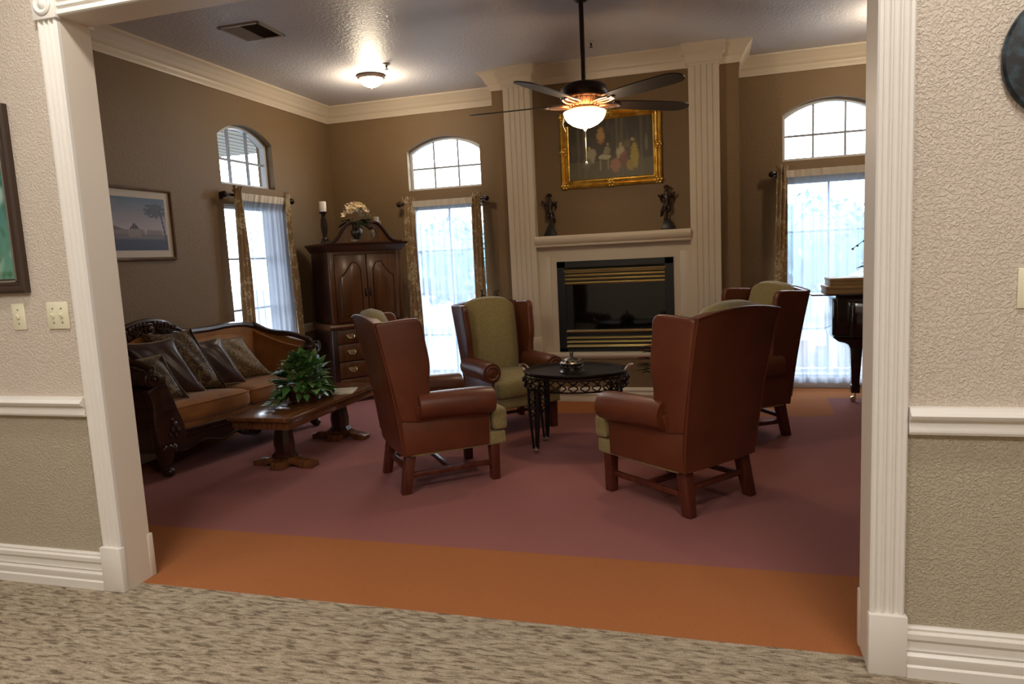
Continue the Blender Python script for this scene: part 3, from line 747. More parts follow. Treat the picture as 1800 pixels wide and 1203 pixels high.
# ------------------------------------------------------------------ coffee table, plant, magazine
ct = thing('coffee_table', 'long wooden coffee table with two pedestal legs beside the sofa', 'table', (-.39, 2.13, 0), A_(-1))
mb = MB(); oct_ = [(-.24,-.545),(-.16,-.625),(.16,-.625),(.24,-.545),(.24,.545),(.16,.625),(-.16,.625),(-.24,.545)]
oct_ = [(-.24,-.625),(.24,-.625),(.24,.625),(-.24,.625)]
mb.prism(oct_, .372, .40, 'z', .006); mb.build('tabletop', MT['tablewood'], ct)
mb = MB()
mb.box(-.215,.215,-.60,.60,.315,.374,.003); mb.build('apron', MT['tablewood'], ct)
mb = MB(); mb.box(.214,.219,-.585,-.02,.325,.366,.002); mb.build('drawer_front', MT['tablewood'], ct)
mb = MB(); mb.box(.214,.219,.02,.585,.325,.366,.002); mb.build('drawer_front', MT['tablewood'], ct)
for yc in (-.36, .37):
    mb = MB(); M4 = Matrix.Translation((0,yc,0))
    prof = [(-.085,.085),(-.055,.11),(-.06,.2),(-.045,.315),(.045,.315),(.06,.2),(.055,.11),(.085,.085)]
    prev = None; rows = []
    for z, hx, hy in ((.075,.085,.075),(.10,.062,.055),(.16,.066,.058),(.24,.055,.05),(.30,.045,.042),(.316,.06,.055)):
        rows.append([(-hx+.0,-hy*.5,z),(-hx*.5,-hy,z),(hx*.5,-hy,z),(hx,-hy*.5,z),(hx,hy*.5,z),(hx*.5,hy,z),(-hx*.5,hy,z),(-hx,hy*.5,z)])
    vs = [p for r in rows for p in r]; fs = []
    for i in range(len(rows)-1):
        for k_ in range(8): fs.append((i*8+k_, i*8+(k_+1) % 8, (i+1)*8+(k_+1) % 8, (i+1)*8+k_))
    fs += [tuple(range(8)), tuple(40+k_ for k_ in range(8))]
    mb.add(vs, fs, mat=M4); pd = mb.build('pedestal', MT['armdark'], ct, angle=25)
    mb = MB()
    arch = [(-.235,0),(-.235,.035),(-.12,.055),(-.07,.075),(.07,.075),(.12,.055),(.235,.035),(.235,0),(.15,0),(.10,.022),(.04,.028),(-.04,.028),(-.10,.022),(-.15,0)]
    mb.prism(arch, yc-.045, yc+.045, 'y', .004)
    mb.hexa([(-.05,yc-.12,0),(.05,yc-.12,0),(.05,yc+.12,0),(-.05,yc+.12,0)],[(-.05,yc-.11,.045),(.05,yc-.11,.045),(.05,yc+.11,.045),(-.05,yc+.11,.045)], .004)
    mb.build('foot', MT['tablewood'], pd, angle=30)
pl = thing('potted_plant', 'trailing green leafy plant in a brown basket on the coffee table', 'plant', (-.375, 2.02, .40))
mb = MB(); mb.lathe([(0,0),(.085,0),(.10,.03),(.108,.07),(.11,.10),(.104,.105),(.095,.095),(0,.09)], 24)
for z in (.02,.045,.07,.095): mb.tube([(.104*math.cos(2*PI*k_/24)*(1 if z>.03 else .93), .104*math.sin(2*PI*k_/24)*(1 if z>.03 else .93), z) for k_ in range(24)], .006, 6, closed=True)
mb.build('basket', MT['basket'], pl)
rnd = random.Random(3)
def leaf(mb, base_, dirv, size, up=Vector((0,0,1)), mi=0, droop=.35, wid=.36):
    d = Vector(dirv).normalized(); s_ = d.cross(up)
    s_ = s_.normalized() if s_.length > 1e-4 else Vector((1,0,0)); n_ = s_.cross(d)
    rows = [(0,0.02),(.12,.28),(.3,.46),(.55,.42),(.8,.22),(1,.0)]
    vs = []; b = Vector(base_)
    for a, w_ in rows:
        c = b+d*size*a-n_*size*droop*a*a; hw = size*wid*2*w_*.55
        vs += [c-s_*hw+n_*size*.06*(w_>0), c, c+s_*hw+n_*size*.06*(w_>0)]
    fs = []
    for i in range(len(rows)-1):
        fs += [(i*3,i*3+1,i*3+4,i*3+3),(i*3+1,i*3+2,i*3+5,i*3+4)]
    mb.add(vs, fs, mi)
mb = MB(); vine = MB()
for i in range(400):
    th = rnd.uniform(0,2*PI); ph = rnd.uniform(-.25,1.45)
    rr = rnd.uniform(.75,1.05) if i % 4 else rnd.uniform(.45,.75)
    x = .17*rr*math.cos(th)*math.cos(ph); y = .225*rr*math.sin(th)*math.cos(ph); z = .10+.21*rr*math.sin(ph)
    if abs(x) < .11 and y < -.0 and z < .13 and x > -.02 and rnd.random() < .7: continue
    d = Vector((x*1.2, y*1.2, z-.10+.02)).normalized()+Vector((rnd.uniform(-.5,.5), rnd.uniform(-.5,.5), rnd.uniform(-.5,.3)))
    leaf(mb, (x-.03*d.x, y-.03*d.y, max(.02,z)), d, rnd.uniform(.065,.11), mi=0 if rnd.random() < .6 else 1, droop=rnd.uniform(.1,.5), wid=.62)
for (vx, vy, L_) in ((-.10,-.28,.30),(-.14,-.16,.24),(.02,.28,.30),(.10,.25,.22),(-.03,-.30,.26)):
    a0 = Vector((vx*.4, vy*.4, .10)); a1 = Vector((vx, vy, .018))
    pts = [tuple(a0), tuple(a0.lerp(a1,.5)+Vector((0,0,.035))), tuple(a1)]
    vine.tube(smoothpts(pts,5), .003, 5)
    for k_ in range(7):
        c = a0.lerp(a1, .35+.65*k_/6); leaf(mb, (c.x, c.y, max(.02, c.z+.01)), (vx+rnd.uniform(-.3,.3), vy+rnd.uniform(-.3,.3), .12), rnd.uniform(.05,.075), mi=k_ % 2, droop=.25, wid=.6)
mb.build('foliage', [MT['leaf'], MT['leaf2']], pl, weld=False); vine.build('vine', MT['leaf'], pl)
mg = MB(); mg.box(-.10,.10,-.13,.13,0,.008,.002); o = mg.build('magazine', MT['paper']); o.location = (-.27,2.37,.40); o.rotation_euler = (0,0,.35)
tag(o, 'flat printed magazine lying on the coffee table beside the trailing plant', 'magazine')

# ------------------------------------------------------------------ sofa (plan: front edge F0->F1, back edge along the wall)
so = thing('sofa', 'carved dark wood sofa with gold-brown velvet upholstery along the left wall', 'sofa', (-1.10, 1.42, 0))
F0, F1, B0, B1 = Vector((0,0)), Vector((.24,1.50)), Vector((-.40,-.05)), Vector((-.40,1.56))
def SP(s, t, z, bow=True):
    a = F0.lerp(F1, s); b = B0.lerp(B1, s); p = a.lerp(b, t)
    if bow: p = p + Vector((.05,-.01))*(1-(2*s-1)**2)*max(0,1-t)*.8
    return (p.x, p.y, z)
def sprism(mb, poly, t0, t1, bev=0.0, mi=0):
    b = bmesh.new(); lo = [b.verts.new(SP(s,t0,z)) for s,z in poly]; hi = [b.verts.new(SP(s,t1,z)) for s,z in poly]
    b.faces.new(lo); b.faces.new(hi); n = len(poly)
    for i in range(n): b.faces.new((lo[i], lo[(i+1) % n], hi[(i+1) % n], hi[i]))
    bmesh.ops.recalc_face_normals(b, faces=list(b.faces))
    if bev:
        ed = [e for e in b.edges if e.calc_face_angle(0) > .8]; bmesh.ops.bevel(b, geom=ed, offset=bev, segments=2, profile=.5, affect='EDGES')
    mb.bm(b, mi)
# apron with scalloped lower edge
low = []
for i in range(61):
    s = .06+.88*i/60; c = abs(2*s-1); z = .165+.018*math.cos(s*2*PI*5)-.045*math.exp(-(c/.16)**2)+.0
    low.append((s, z))
mb = MB(); sprism(mb, low + [(.94,.26),(.06,.26)], -.02, .10); 
mb.tube([SP(s, -.035, z+.004) for s, z in low], .009, 6); mb.tube([SP(s/40, -.03, .252) for s in range(3,38)], .008, 6)
mb.tube([SP(s/40, -.03, .285) for s in range(2,39)], .012, 6)
for k_ in range(-3, 4):
    s = .5+k_*.028; mb.ball(SP(s, -.05, .150+.006*abs(k_)), .022-.002*abs(k_), 10, sc3=(.7,1,1))
    mb.tube([(*SP(s+.012*math.cos(a)*(1-a/9), -.06, 0)[:2], .165+.022*math.sin(a)*(1-a/9)) for a in [x*.5 for x in range(14)]], .005, 6)
mb.build('front_rail', MT['mahog'], so)
mb = MB(); sprism(mb, [(.03,.255),(.97,.255),(.97,.33),(.03,.33)], .0, .98, .01); mb.build('seat_base', MT['velvet'], so)
for s0, s1 in ((.05,.51),(.515,.955)):
    mb = MB()
    def cf(x, y, z, s0=s0, s1=s1): return SP(s0+(s1-s0)*(y+.5), -.02+.86*(x+.5), .395+z)
    mb.softbox((0,0,0), (.5,.5,.068), .062, (0,0,.03), 12, fn=None)
    v2 = []
    # keep rounded corners modest in plan
    mb2 = MB(); mb2.softbox((0,0,0), (.25,.36,.068), .045, (.0,.0,.028), 14)
    mb2.v = [cf(x/.5, y/.72, z) for x, y, z in mb2.v]
    c_ = mb2.build('seat_cushion', MT['velvet'], so)
    mb = MB(); L_ = [(-.49,-.48),(-.5,0),(-.49,.48)]
    mb.tube(smoothpts([cf(-.40,-.49,.045),cf(-.485,-.44,.05),cf(-.5,0,.052),cf(-.485,.44,.05),cf(-.40,.49,.045)],5), .006, 6); mb.build('welt', MT['velvet'], c_)
# back panel: top curve along s (s from 0..1)
top = smoothpts([(.0,.80),(.10,.90),(.23,.955),(.36,.93),(.48,.908),(.62,.90),(.76,.905),(.88,.895),(.97,.865),(1.0,.84)], 6)
mb = MB(); sprism(mb, [(s, z-.02) for s, z in top] + [(1.0,.28),(.0,.28)], .86, 1.0, 0.0)
mb.grid(lambda u, v: SP(.03+.94*u, .86-.10*math.sin(PI*u)**.5*math.sin(PI*min(1,max(0,v))), .40+v*(top[int(u*(len(top)-1))][1]-.06-.40)), 24, 8)
mb.build('upholstered_back', MT['velvet'], so)
mb = MB(); mb.tube([SP(s, .90, z) for s, z in top], .028, 8); bk = mb.build('back_rail', MT['mahog'], so)
# carved crest over the left part of the back
mb = MB()
cs_, cz_ = .235, .985
def CP(ds, z, off=0): return SP(cs_+ds, .86-off, z)
pts = smoothpts([(-.19,.93),(-.15,.985),(-.09,1.015),(0,1.03),(.09,1.01),(.14,.975),(.20,.93)],6)
mb.tube([CP(a, z) for a, z in pts], [.012+.010*math.sin(PI*i/(len(pts)-1)) for i in range(len(pts))], 8)
sprism(mb, [(cs_+a, z) for a, z in pts]+[(cs_+.2,.92),(cs_-.19,.92)], .88, .95)
mb.ball(CP(0,.975,.06), .026, 14, sc3=(.7,1,1)); mb.tube([CP(.024*math.cos(a), .975+.036*math.sin(a), .05) for a in [2*PI*i/20 for i in range(20)]], .008, 6, closed=True)
for sg in (-1, 1):
    for (c0, z0, r0) in ((.055,.985,.030),(.098,.975,.027),(.138,.955,.022),(.075,.95,.020),(.115,.935,.018)):
        sp = spiral(0, 0, r0, .004, PI*(.5 if sg > 0 else .5), 1.4*(-sg), 18)
        mb.tube([CP(sg*c0+a*.65, z0+b, .05) for a, b in sp], [.009-.005*i/18 for i in range(19)], 6)
    for k_ in range(7):
        a = sg*(.03+.02*k_); mb.ball(CP(a, 1.012-.002*k_*k_*.8, .05), .013, 8, sc3=(.8,1,1.3))
mb.build('carved_crest', MT['mahog'], bk)
# arms
Dp = 1.56
def armout(sg, s_edge, t0, t1, sc_=1.0, zs=1.0):
    # outline in (ds metres outward positive, z)
    pts = smoothpts([(.09,.17),(.115,.22),(.115,.33),(.085,.42),(.045,.55),(.015,.64),(.02,.69)],4)
    inner = [(-x*sc_, z) for x, z in pts]
    scroll = arc(.075, .675, .055, PI*.9, -PI*.55, 14)
    outer = smoothpts([(.12,.60),(.095,.5),(.10,.36),(.085,.24),(.075,.17)],4)
    return [(s_edge+sg*a/1.52, z) for a, z in inner+scroll+outer]
for sg, se in ((-1, .03), (1, .97)):
    mb = MB(); sprism(mb, [(s, z) for s, z in armout(sg, se, 0, 0)], -.06, .10, .010)
    # scroll face, bead and acanthus on the post
    cy, cz = se+sg*.075/1.52, .675
    sp = spiral(0,0,.050,.006,PI/2,-1.6*sg,30)
    mb.tube([SP(cy+a/1.52, -.075, cz+b) for a, b in sp], [.009-.004*i/30 for i in range(31)], 6)
    mb.ball(SP(cy,-.075,cz), .014, 10)
    for k_, (da, dz) in enumerate(((-.04,.34),(-.02,.31),(-.06,.30),(-.04,.27),(0,.28),(-.02,.38))):
        mb.ball(SP(se+sg*da/1.52,-.07,dz), .022-.002*k_, 10, sc3=(.5,.8,1.3))
    mb.build('arm_post', MT['mahog'], so)
    # rolled arm body running back to the wall, rising to the back
    mb = MB()
    def armbody(u, v, sg=sg, se=se):
        t = .08+.90*v; rise = .19*(v**1.5)*(1.0 if sg > 0 else .75); o = armout(sg, se, 0, 0)
        s, z = o[min(len(o)-1, int(u*(len(o)-1)+.5))]
        f = max(0, (z-.30)/.42); tap = (s-se)*(1-.35*v)+se
        return SP(tap, t, z+rise*f)
    n_ = len(armout(sg, se, 0, 0))-1
    mb.grid(armbody, n_, 10); mb.build('arm_upholstery', MT['velvet'] if sg > 0 else MT['mahog'], so)
    mb = MB(); mb.tube([SP(se+sg*.055*(1-.5*v)/1.52, .0+.95*v, .735+.165*(v**1.3)*(1.0 if sg > 0 else .75)+.02*math.sin(v*2*PI)) for v in [i/16 for i in range(17)]], .024, 8)
    mb.build('arm_rail', MT['mahog'], so)
for s, t in ((.01,.02),(.97,.02)):
    mb = MB(); P = lambda ds, z, dt=0: SP(s+ds, t+dt, z)
    mb.tube([P(0,.20),P(0,.14,-.03),P(0,.08,.0),P(0,.04,-.02),P(0,.024,-.06)], [.065,.055,.036,.030,.030], 12)
    mb.ball(P(0,.032,-.08), .032, 12)
    for k_ in (-1,0,1): mb.ball(P(k_*.02,.19,-.13), .024, 10, sc3=(.6,1,1.4))
    mb.build('leg', MT['mahog'], so)
for s in (.02,.96):
    mb = MB(); mb.tube([SP(s,.90,.27),SP(s,.93,.0)], [.035,.022], 8); mb.build('leg', MT['mahog'], so)

# throw pillows
def pillow(label, loc_, rot, w_, h_, th, fabric, band=None, pipe=None, shear=.42):
    r = thing('throw_pillow', label, 'pillow', loc_, 0, 'throw pillows on the sofa'); r.rotation_euler = rot
    def edge(u, v): # outline with pinched sides
        a, b = 2*u-1, 2*v-1
        z = b*(1-.10*(1-a*a)*abs(b)**2)*h_/2
        return a*(1-.10*(1-b*b)*abs(a)**2)*w_/2-shear*(z+h_/2), z
    def sf(sg):
        def f(u, v):
            a, b = 2*u-1, 2*v-1; x, y = edge(u, v)
            k_ = max(0,(1-abs(a)**2.6)*(1-abs(b)**2.6))**.55
            wr = .006*math.sin(9*a+4*b)*k_
            return (x, sg*(k_*th/2+wr+.004), y+h_/2)
        return f
    mb = MB(); mb.grid(sf(-1), 18, 18)
    if band:
        mb.grid(sf(1), 18, 18); mb.build('cover', fabric, r)
        for sd in (1, 0):
            m2 = MB(); sgn = 1 if sd else -1
            m2.grid(lambda u, v: (edge(sd, v)[0]+sgn*(.014*math.sin(PI*u)-.004), (u-.5)*.075, edge(sd, v)[1]+h_/2), 6, 18); m2.build('gusset', band, r)
    else:
        mb.grid(sf(1), 18, 18); mb.build('cover', fabric, r)
    if pipe:
        pts = [(edge(u/14,0)) for u in range(15)]+[(edge(1,v/14)) for v in range(1,15)]+[(edge(1-u/14,1)) for u in range(1,15)]+[(edge(0,1-v/14)) for v in range(1,14)]
        m3 = MB(); m3.tube([(x, 0, y+h_/2) for x, y in pts], .006, 6, closed=True); m3.build('piping', pipe, r)
    return r
SZ = .475
RT = (A_(-8), 0, A_(62))
pillow('brown damask pillow at the left arm of the sofa, frontmost', (-1.22,1.59,SZ), RT, .36,.33,.16, MT['dam'], MT['dam2'], MT['piping'])
pillow('dark brown satin pillow second from the left arm', (-1.235,1.80,SZ), RT, .36,.43,.12, MT['satin'], None, MT['piping'])
pillow('tall brown damask pillow with patterned gold side band, in the middle of the row', (-1.20,1.99,SZ), RT, .33,.48,.15, MT['dam'], MT['dam2'], None)
pillow('dark brown satin pillow with pale edging, second from the right', (-1.18,2.19,SZ), RT, .36,.38,.14, MT['satin'], None, MT['piping'])
pillow('large gold and brown damask pillow at the right end of the row', (-1.18,2.45,SZ), (A_(-16),0,A_(58)), .46,.36,.18, MT['dam2'], None, MT['dam'], .55)

# ------------------------------------------------------------------ armoire and things on it
ang = math.atan2(-.643,.766)
ar = thing('armoire', 'tall dark cherry armoire with scrolled pediment standing in the corner', 'cabinet', (-.83-.26*.766, 3.985+.26*.643, 0), ang)
# local: +x front, +y right-hand along (0.643,0.766) ; viewer sees +y to the right
DX, WY = .25, .38
mb = MB(); mb.box(-DX, DX, -WY-.02, WY+.02, .06, .74, .006); mb.box(-DX, DX-.012, -WY, WY, .78, 1.50, .004)
mb.build('body', MT['armdark'], ar)
mb = MB(); mb.prism([(-DX,.73),(DX+.005,.73),(DX+.025,.745),(DX+.03,.76),(DX+.02,.775),(DX-.005,.79),(-DX,.79)], -WY-.04, WY+.04, 'y'); mb.build('waist_moulding', MT['armwood'], ar)
mb = MB(); mb.prism([(-DX,0),(DX+.02,0),(DX+.02,.05),(DX+.005,.075),(-DX,.075)], -WY-.035, WY+.035, 'y'); mb.build('plinth', MT['armdark'], ar)
mb = MB()
for a, b in ((-WY,-WY+.05),(WY-.05,WY)): mb.box(DX-.014, DX+.004, a, b, .79, 1.50, .004)
mb.box(DX-.014, DX+.002, -WY+.05, WY-.05, 1.46, 1.50); mb.build('stile', MT['armwood'], ar)
mb = MB()
cr_ = [(0,1.49),(.012,1.49),(.018,1.505),(.03,1.515),(.04,1.535),(.055,1.55),(.06,1.56),(.06,1.572),(0,1.572)]
sweep(mb, cr_, [(-DX,WY),(DX,WY),(DX,-WY),(-DX,-WY)], side=1); mb.box(-DX, DX, -WY, WY, 1.495, 1.57); mb.build('cornice', MT['armdark'], ar, angle=30)
for sg in (-1, 1):
    y0, y1 = (-WY+.052, -.004) if sg < 0 else (.004, WY-.052)
    mb = MB(); mb.box(DX-.012, DX+.010, y0, y1, .80, 1.455, .003); dr = mb.build('door', MT['armwood'], ar)
    # arched raised panel: rises towards the centre of the cabinet
    yi, yo = (y1-.06, y0+.05) if sg < 0 else (y0+.06, y1-.05)
    topc = smoothpts([(yo,1.25),(yo+(yi-yo)*.12,1.255),(yo+(yi-yo)*.35,1.31),(yo+(yi-yo)*.58,1.375),(yo+(yi-yo)*.8,1.375),(yo+(yi-yo)*.95,1.33),(yi,1.30)],5)
    outl = [(yi,.86),(yo,.86)] + topc
    mb = MB(); mb.prism(outl, DX+.008, DX+.016, 'x', .004); mb.build('raised_panel', MT['armwood'], dr, angle=25)
    mb = MB(); mb.tube([(DX+.012, y, z) for y, z in outl], .007, 6, closed=True); mb.build('panel_moulding', MT['armdark'], dr)
    mb = MB(); yk = y1-.02 if sg < 0 else y0+.02
    mb.box(DX+.01, DX+.013, yk-.010, yk+.010, 1.04, 1.13, .001); mb.tube(smoothpts([(DX+.014,yk,1.11),(DX+.03,yk,1.085),(DX+.014,yk,1.06)],4), .004, 6); mb.build('door_pull', MT['bronze'], dr)
for z0, z1 in ((.595,.72),(.42,.58),(.25,.405),(.09,.235)):
    mb = MB(); mb.box(DX-.004, DX+.014, -WY+.03, WY-.03, z0, z1, .006); dw = mb.build('drawer', MT['armwood'], ar)
    for yc in (-.22,.22):
        zc_ = (z0+z1)/2+.01
        mb = MB(); mb.prism([(yc-.05,zc_+.005),(yc-.03,zc_+.022),(yc,zc_+.016),(yc+.03,zc_+.022),(yc+.05,zc_+.005),(yc+.025,zc_-.012),(yc,zc_-.02),(yc-.025,zc_-.012)], DX+.012, DX+.018, 'x')
        mb.tube(smoothpts([(DX+.02,yc-.034,zc_+.004),(DX+.034,yc-.03,zc_-.018),(DX+.036,yc,zc_-.026),(DX+.034,yc+.03,zc_-.018),(DX+.02,yc+.034,zc_+.004)],4), .004, 6); mb.build('drawer_pull', MT['brass'], dw)
# swan-neck pediment
for sg in (-1, 1):
    upper = smoothpts([(.40,1.575),(.33,1.58),(.27,1.62),(.22,1.69),(.16,1.755),(.10,1.765),(.065,1.735)],6)
    lower = smoothpts([(.075,1.70),(.11,1.705),(.135,1.675),(.13,1.63),(.09,1.60),(.03,1.59),(.0,1.588)],6)
    poly = [(sg*a, z) for a, z in upper+lower] + [(0,1.565),(sg*.40,1.565)]
    mb = MB(); mb.prism(poly, DX-.03, DX-.005, 'x'); pe = mb.build('pediment', MT['armwood'], ar, angle=30)
    mb = MB(); mb.tube([(DX-.005, sg*a, z) for a, z in upper], [.018]*len(upper), 8)
    sp = spiral(sg*.078, 1.728, .036, .006, PI*.5, 1.3*sg, 24)
    mb.tube([(DX+.002, a, z) for a, z in sp], [.014-.006*i/24 for i in range(25)], 8)
    R = Matrix.Translation((DX-.005, sg*.078, 1.728)) @ Matrix.Rotation(PI/2, 4, 'Y'); mb.lathe([(.034,-.02),(.034,.012),(.02,.02),(.0,.022)], 18, mat=R)
    mb.build('scroll_moulding', MT['armdark'], pe)
ATOP = 1.572
def onarm(x, y, z=ATOP): # armoire local to world
    return (ar.location.x+x*math.cos(ang)-y*math.sin(ang), ar.location.y+x*math.sin(ang)+y*math.cos(ang), z)
cs = thing('candle_holder', 'tall dark turned candlestick holding an ivory pillar candle on the armoire', 'candle holder', onarm(.10,-.34))
mb = MB(); mb.lathe([(0,0),(.042,0),(.044,.015),(.036,.03),(.038,.045),(.024,.06),(.020,.08),(.030,.12),(.033,.18),(.028,.235),(.018,.26),(.022,.275),(.016,.285),(.038,.30),(.040,.312),(0,.312)], 24); mb.build('holder', MT['bronze'], cs)
mb = MB(); mb.lathe([(0,.312),(.033,.312),(.034,.405),(.030,.41),(.018,.404),(0,.402)], 24); cn = mb.build('candle', MT['candle'], cs)
mb = MB(); mb.tube([(0,0,.40),(.002,0,.418)], .002, 5); mb.build('wick', MT['black'], cn)
fv = thing('flower_vase', 'silvery vase of cream artificial flowers on top of the armoire', 'vase', onarm(.12,-.02))
mb = MB(); mb.lathe([(0,0),(.045,0),(.048,.01),(.025,.03),(.03,.05),(.055,.085),(.062,.115),(.052,.14),(.030,.155),(.034,.17),(.040,.178),(.034,.176),(0,.16)], 28); mb.build('vase', MT['pewter'], fv)
mb = MB(); lf = MB(); rnd = random.Random(11)
for i in range(38):
    th = rnd.uniform(0,2*PI); ph = rnd.uniform(.15,1.5); c = Vector((.10*math.cos(th)*math.cos(ph), .14*math.sin(th)*math.cos(ph), .245+.13*math.sin(ph)))
    d = (c-Vector((0,0,.2))).normalized(); 
    for k_ in range(6):
        a = 2*PI*k_/6; s_ = d.orthogonal().normalized(); t_ = d.cross(s_)
        leaf(mb, c, d*.6+s_*math.cos(a)+t_*math.sin(a), .055, up=d, droop=-.1, wid=.6)
    mb.ball(c+d*.006, .010, 6)
for i in range(70):
    th = rnd.uniform(0,2*PI); ph = rnd.uniform(-.5,.6)
    c = Vector((.07*math.cos(th), .10*math.sin(th), .20+.04*math.sin(ph)))
    leaf(lf, c, (math.cos(th), math.sin(th)*1.4, math.sin(ph)*.6), rnd.uniform(.07,.13), droop=.3, wid=.2)
mb.build('blossoms', MT['petal'], fv, weld=False); lf.build('leaves', MT['darkleaf'], fv, weld=False)
gj = thing('porcelain_jug', 'pale speckled porcelain jug on the right side of the armoire top', 'jug', onarm(.0,.25)); gj.scale = (1.2,1.2,1.15)
mb = MB(); mb.lathe([(0,0),(.035,0),(.038,.01),(.052,.05),(.058,.10),(.048,.15),(.026,.18),(.020,.20),(.026,.225),(.022,.23),(.016,.22),(0,.21)], 24); mb.build('body', MT['porcelain'], gj)
mb = MB(); mb.tube(smoothpts([(0,.022,.205),(0,.055,.20),(0,.075,.16),(0,.054,.11)],5), .007, 8); mb.build('handle', MT['porcelain'], gj)
cd = MB(); cd.lathe([(0,0),(.03,0),(.055,.018),(.06,.03),(.052,.028),(0,.012)], 24); o = cd.build('bowl', MT['candle']); o.location = onarm(.20,-.105)
tag(o, 'tiny cream bowl inside the left scroll opening of the armoire pediment', 'bowl')

# ------------------------------------------------------------------ curtains
def curtain_set(n_, axis, u0, u1, zr, d, sgn, where, drapes, sheer_u, dense=None, zbot=.06, uv=1):
    """axis: wall normal ('y' back wall: u=x, d=y plane of rod; 'x' left wall: u=y)"""
    def P(u, dd, z): return (u, d-dd, z) if axis == 'y' else (d+dd, u, z)
    g = 'curtain rods'
    rod = thing('curtain_rod', 'dark bronze curtain rod with ball ends above %s' % where, 'curtain rod', P((u0+u1)/2, 0, zr), 0, g)
    inv = Vector(P((u0+u1)/2, 0, zr))
    loc_ = lambda p: tuple(Vector(p)-inv)
    mb = MB(); mb.tube([loc_(P(u0,0,zr)), loc_(P(u1,0,zr))], .014, 10); mb.build('pole', MT['bronze'], rod)
    for e, s_ in ((u0,-1),(u1,1)):
        mb = MB(); mb.ball(loc_(P(e+s_*.022,0,zr)), .030, 14); mb.ball(loc_(P(e,0,zr)), .018, 10); mb.build('finial', MT['bronze'], rod)
        mb = MB(); q = e-s_*.03; mb.tube([loc_(P(q,0,zr)), loc_(P(q,-.074,zr))], .009, 8); mb.tube([loc_(P(q,-.068,zr-.03)), loc_(P(q,-.068,zr+.03))], .014, 8); mb.build('bracket', MT['bronze'], rod)
    for (a0, a1, b0, b1, zb, lab) in drapes:
        mb = MB(); rnd = random.Random(int(a0*100)); nf = 3
        def dr(u, v, a0=a0, a1=a1, b0=b0, b1=b1, zb=zb):
            # v 0 at the top frill, 1 at the hem
            z = zr+.045-(zr+.045-zb)*v; k_ = min(1, max(0, (v-.02)/.98)); sm = k_*k_*(3-2*k_)
            lo, hi = a0+(b0-a0)*sm, a1+(b1-a1)*sm
            am = .010+.007*v
            off = am*math.sin(2*PI*nf*u+1.2*math.sin(2.3*v)) + .006*math.sin(17*u+9*v)
            if v < .035: q_ = 1-v/.035; off += q_*.022*math.sin(2*PI*nf*1.5*u+.6); z += q_*(.014+.020*math.sin(2*PI*nf*1.5*u+1))
            pinch = 1-.22*math.exp(-((v-.028)/.018)**2)
            c = (lo+hi)/2; uu = c+(lo+(hi-lo)*u-c)*pinch*(1.18 if v < .015 else 1)
            return P(uu, off+.022, z)
        mb.grid(dr, nf*9, 48); 
        mb.grid(lambda u, v: tuple(Vector(dr(u, v))+Vector(P(0,.004,0))-Vector(P(0,0,0))), nf*9, 48)
        o = mb.build('drape', MT['drape']); tag(o, lab, 'curtain', 'patterned drapes at the windows')
    s0, s1 = sheer_u; mb = MB()
    def sh(u, v):
        z = zr+.022-(zr+.022-zbot)*v; uu = s0+(s1-s0)*u
        off = .015*math.sin(2*PI*7.3*u+.8*math.sin(3*v+u*5))+.006*math.sin(2*PI*17*u+2)+.004*math.sin(31*u+2*v)
        return P(uu, off*(.35+.65*min(1,v*6))-.004+.036*max(0,1-v/.06), z)
    mb.grid(sh, 150, 64)
    for i, f in enumerate(mb.f):
        j, ii = divmod(i, 150)
        if j < 2: mb.m[i] = 2
        elif dense and dense[0] <= ii/150 <= dense[1]: mb.m[i] = 1
        elif j >= 62: mb.m[i] = 1
    o = mb.build('sheer_curtain', [MT['sheer'], MT['sheer2'], MT['hem']]); tag(o, 'sheer white voile panel hanging across %s' % where, 'curtain', 'sheer voile panels')
curtain_set(1, 'y', -.69, .235, 1.965, YB-.085, 1, 'the window between armoire and fireplace',
    [(-.65,-.53,-.66,-.50,.10,'patterned tan drape on the armoire side of the middle window'), (.10,.205,.09,.23,.10,'patterned tan drape on the fireplace side of the middle window')], (-.55,.12))
curtain_set(2, 'y', 3.02, 3.98, 1.99, YB-.085, 1, 'the window behind the piano',
    [(3.03,3.13,3.0,3.12,.10,'patterned tan drape between fireplace and piano window'), (3.84,3.96,3.79,3.99,.10,'patterned tan drape at the piano, mostly hidden by the white door casing')], (3.12,3.86), dense=None)
curtain_set(3, 'x', 2.80, 3.74, 2.00, XL+.078, 1, 'the left wall window',
    [(2.86,2.99,2.80,3.0,.35,'patterned tan drape on the picture side of the left wall window'), (3.60,3.70,3.66,3.76,.10,'patterned tan drape on the armoire side of the left wall window')], (2.96,3.64), dense=(.55,1.0))

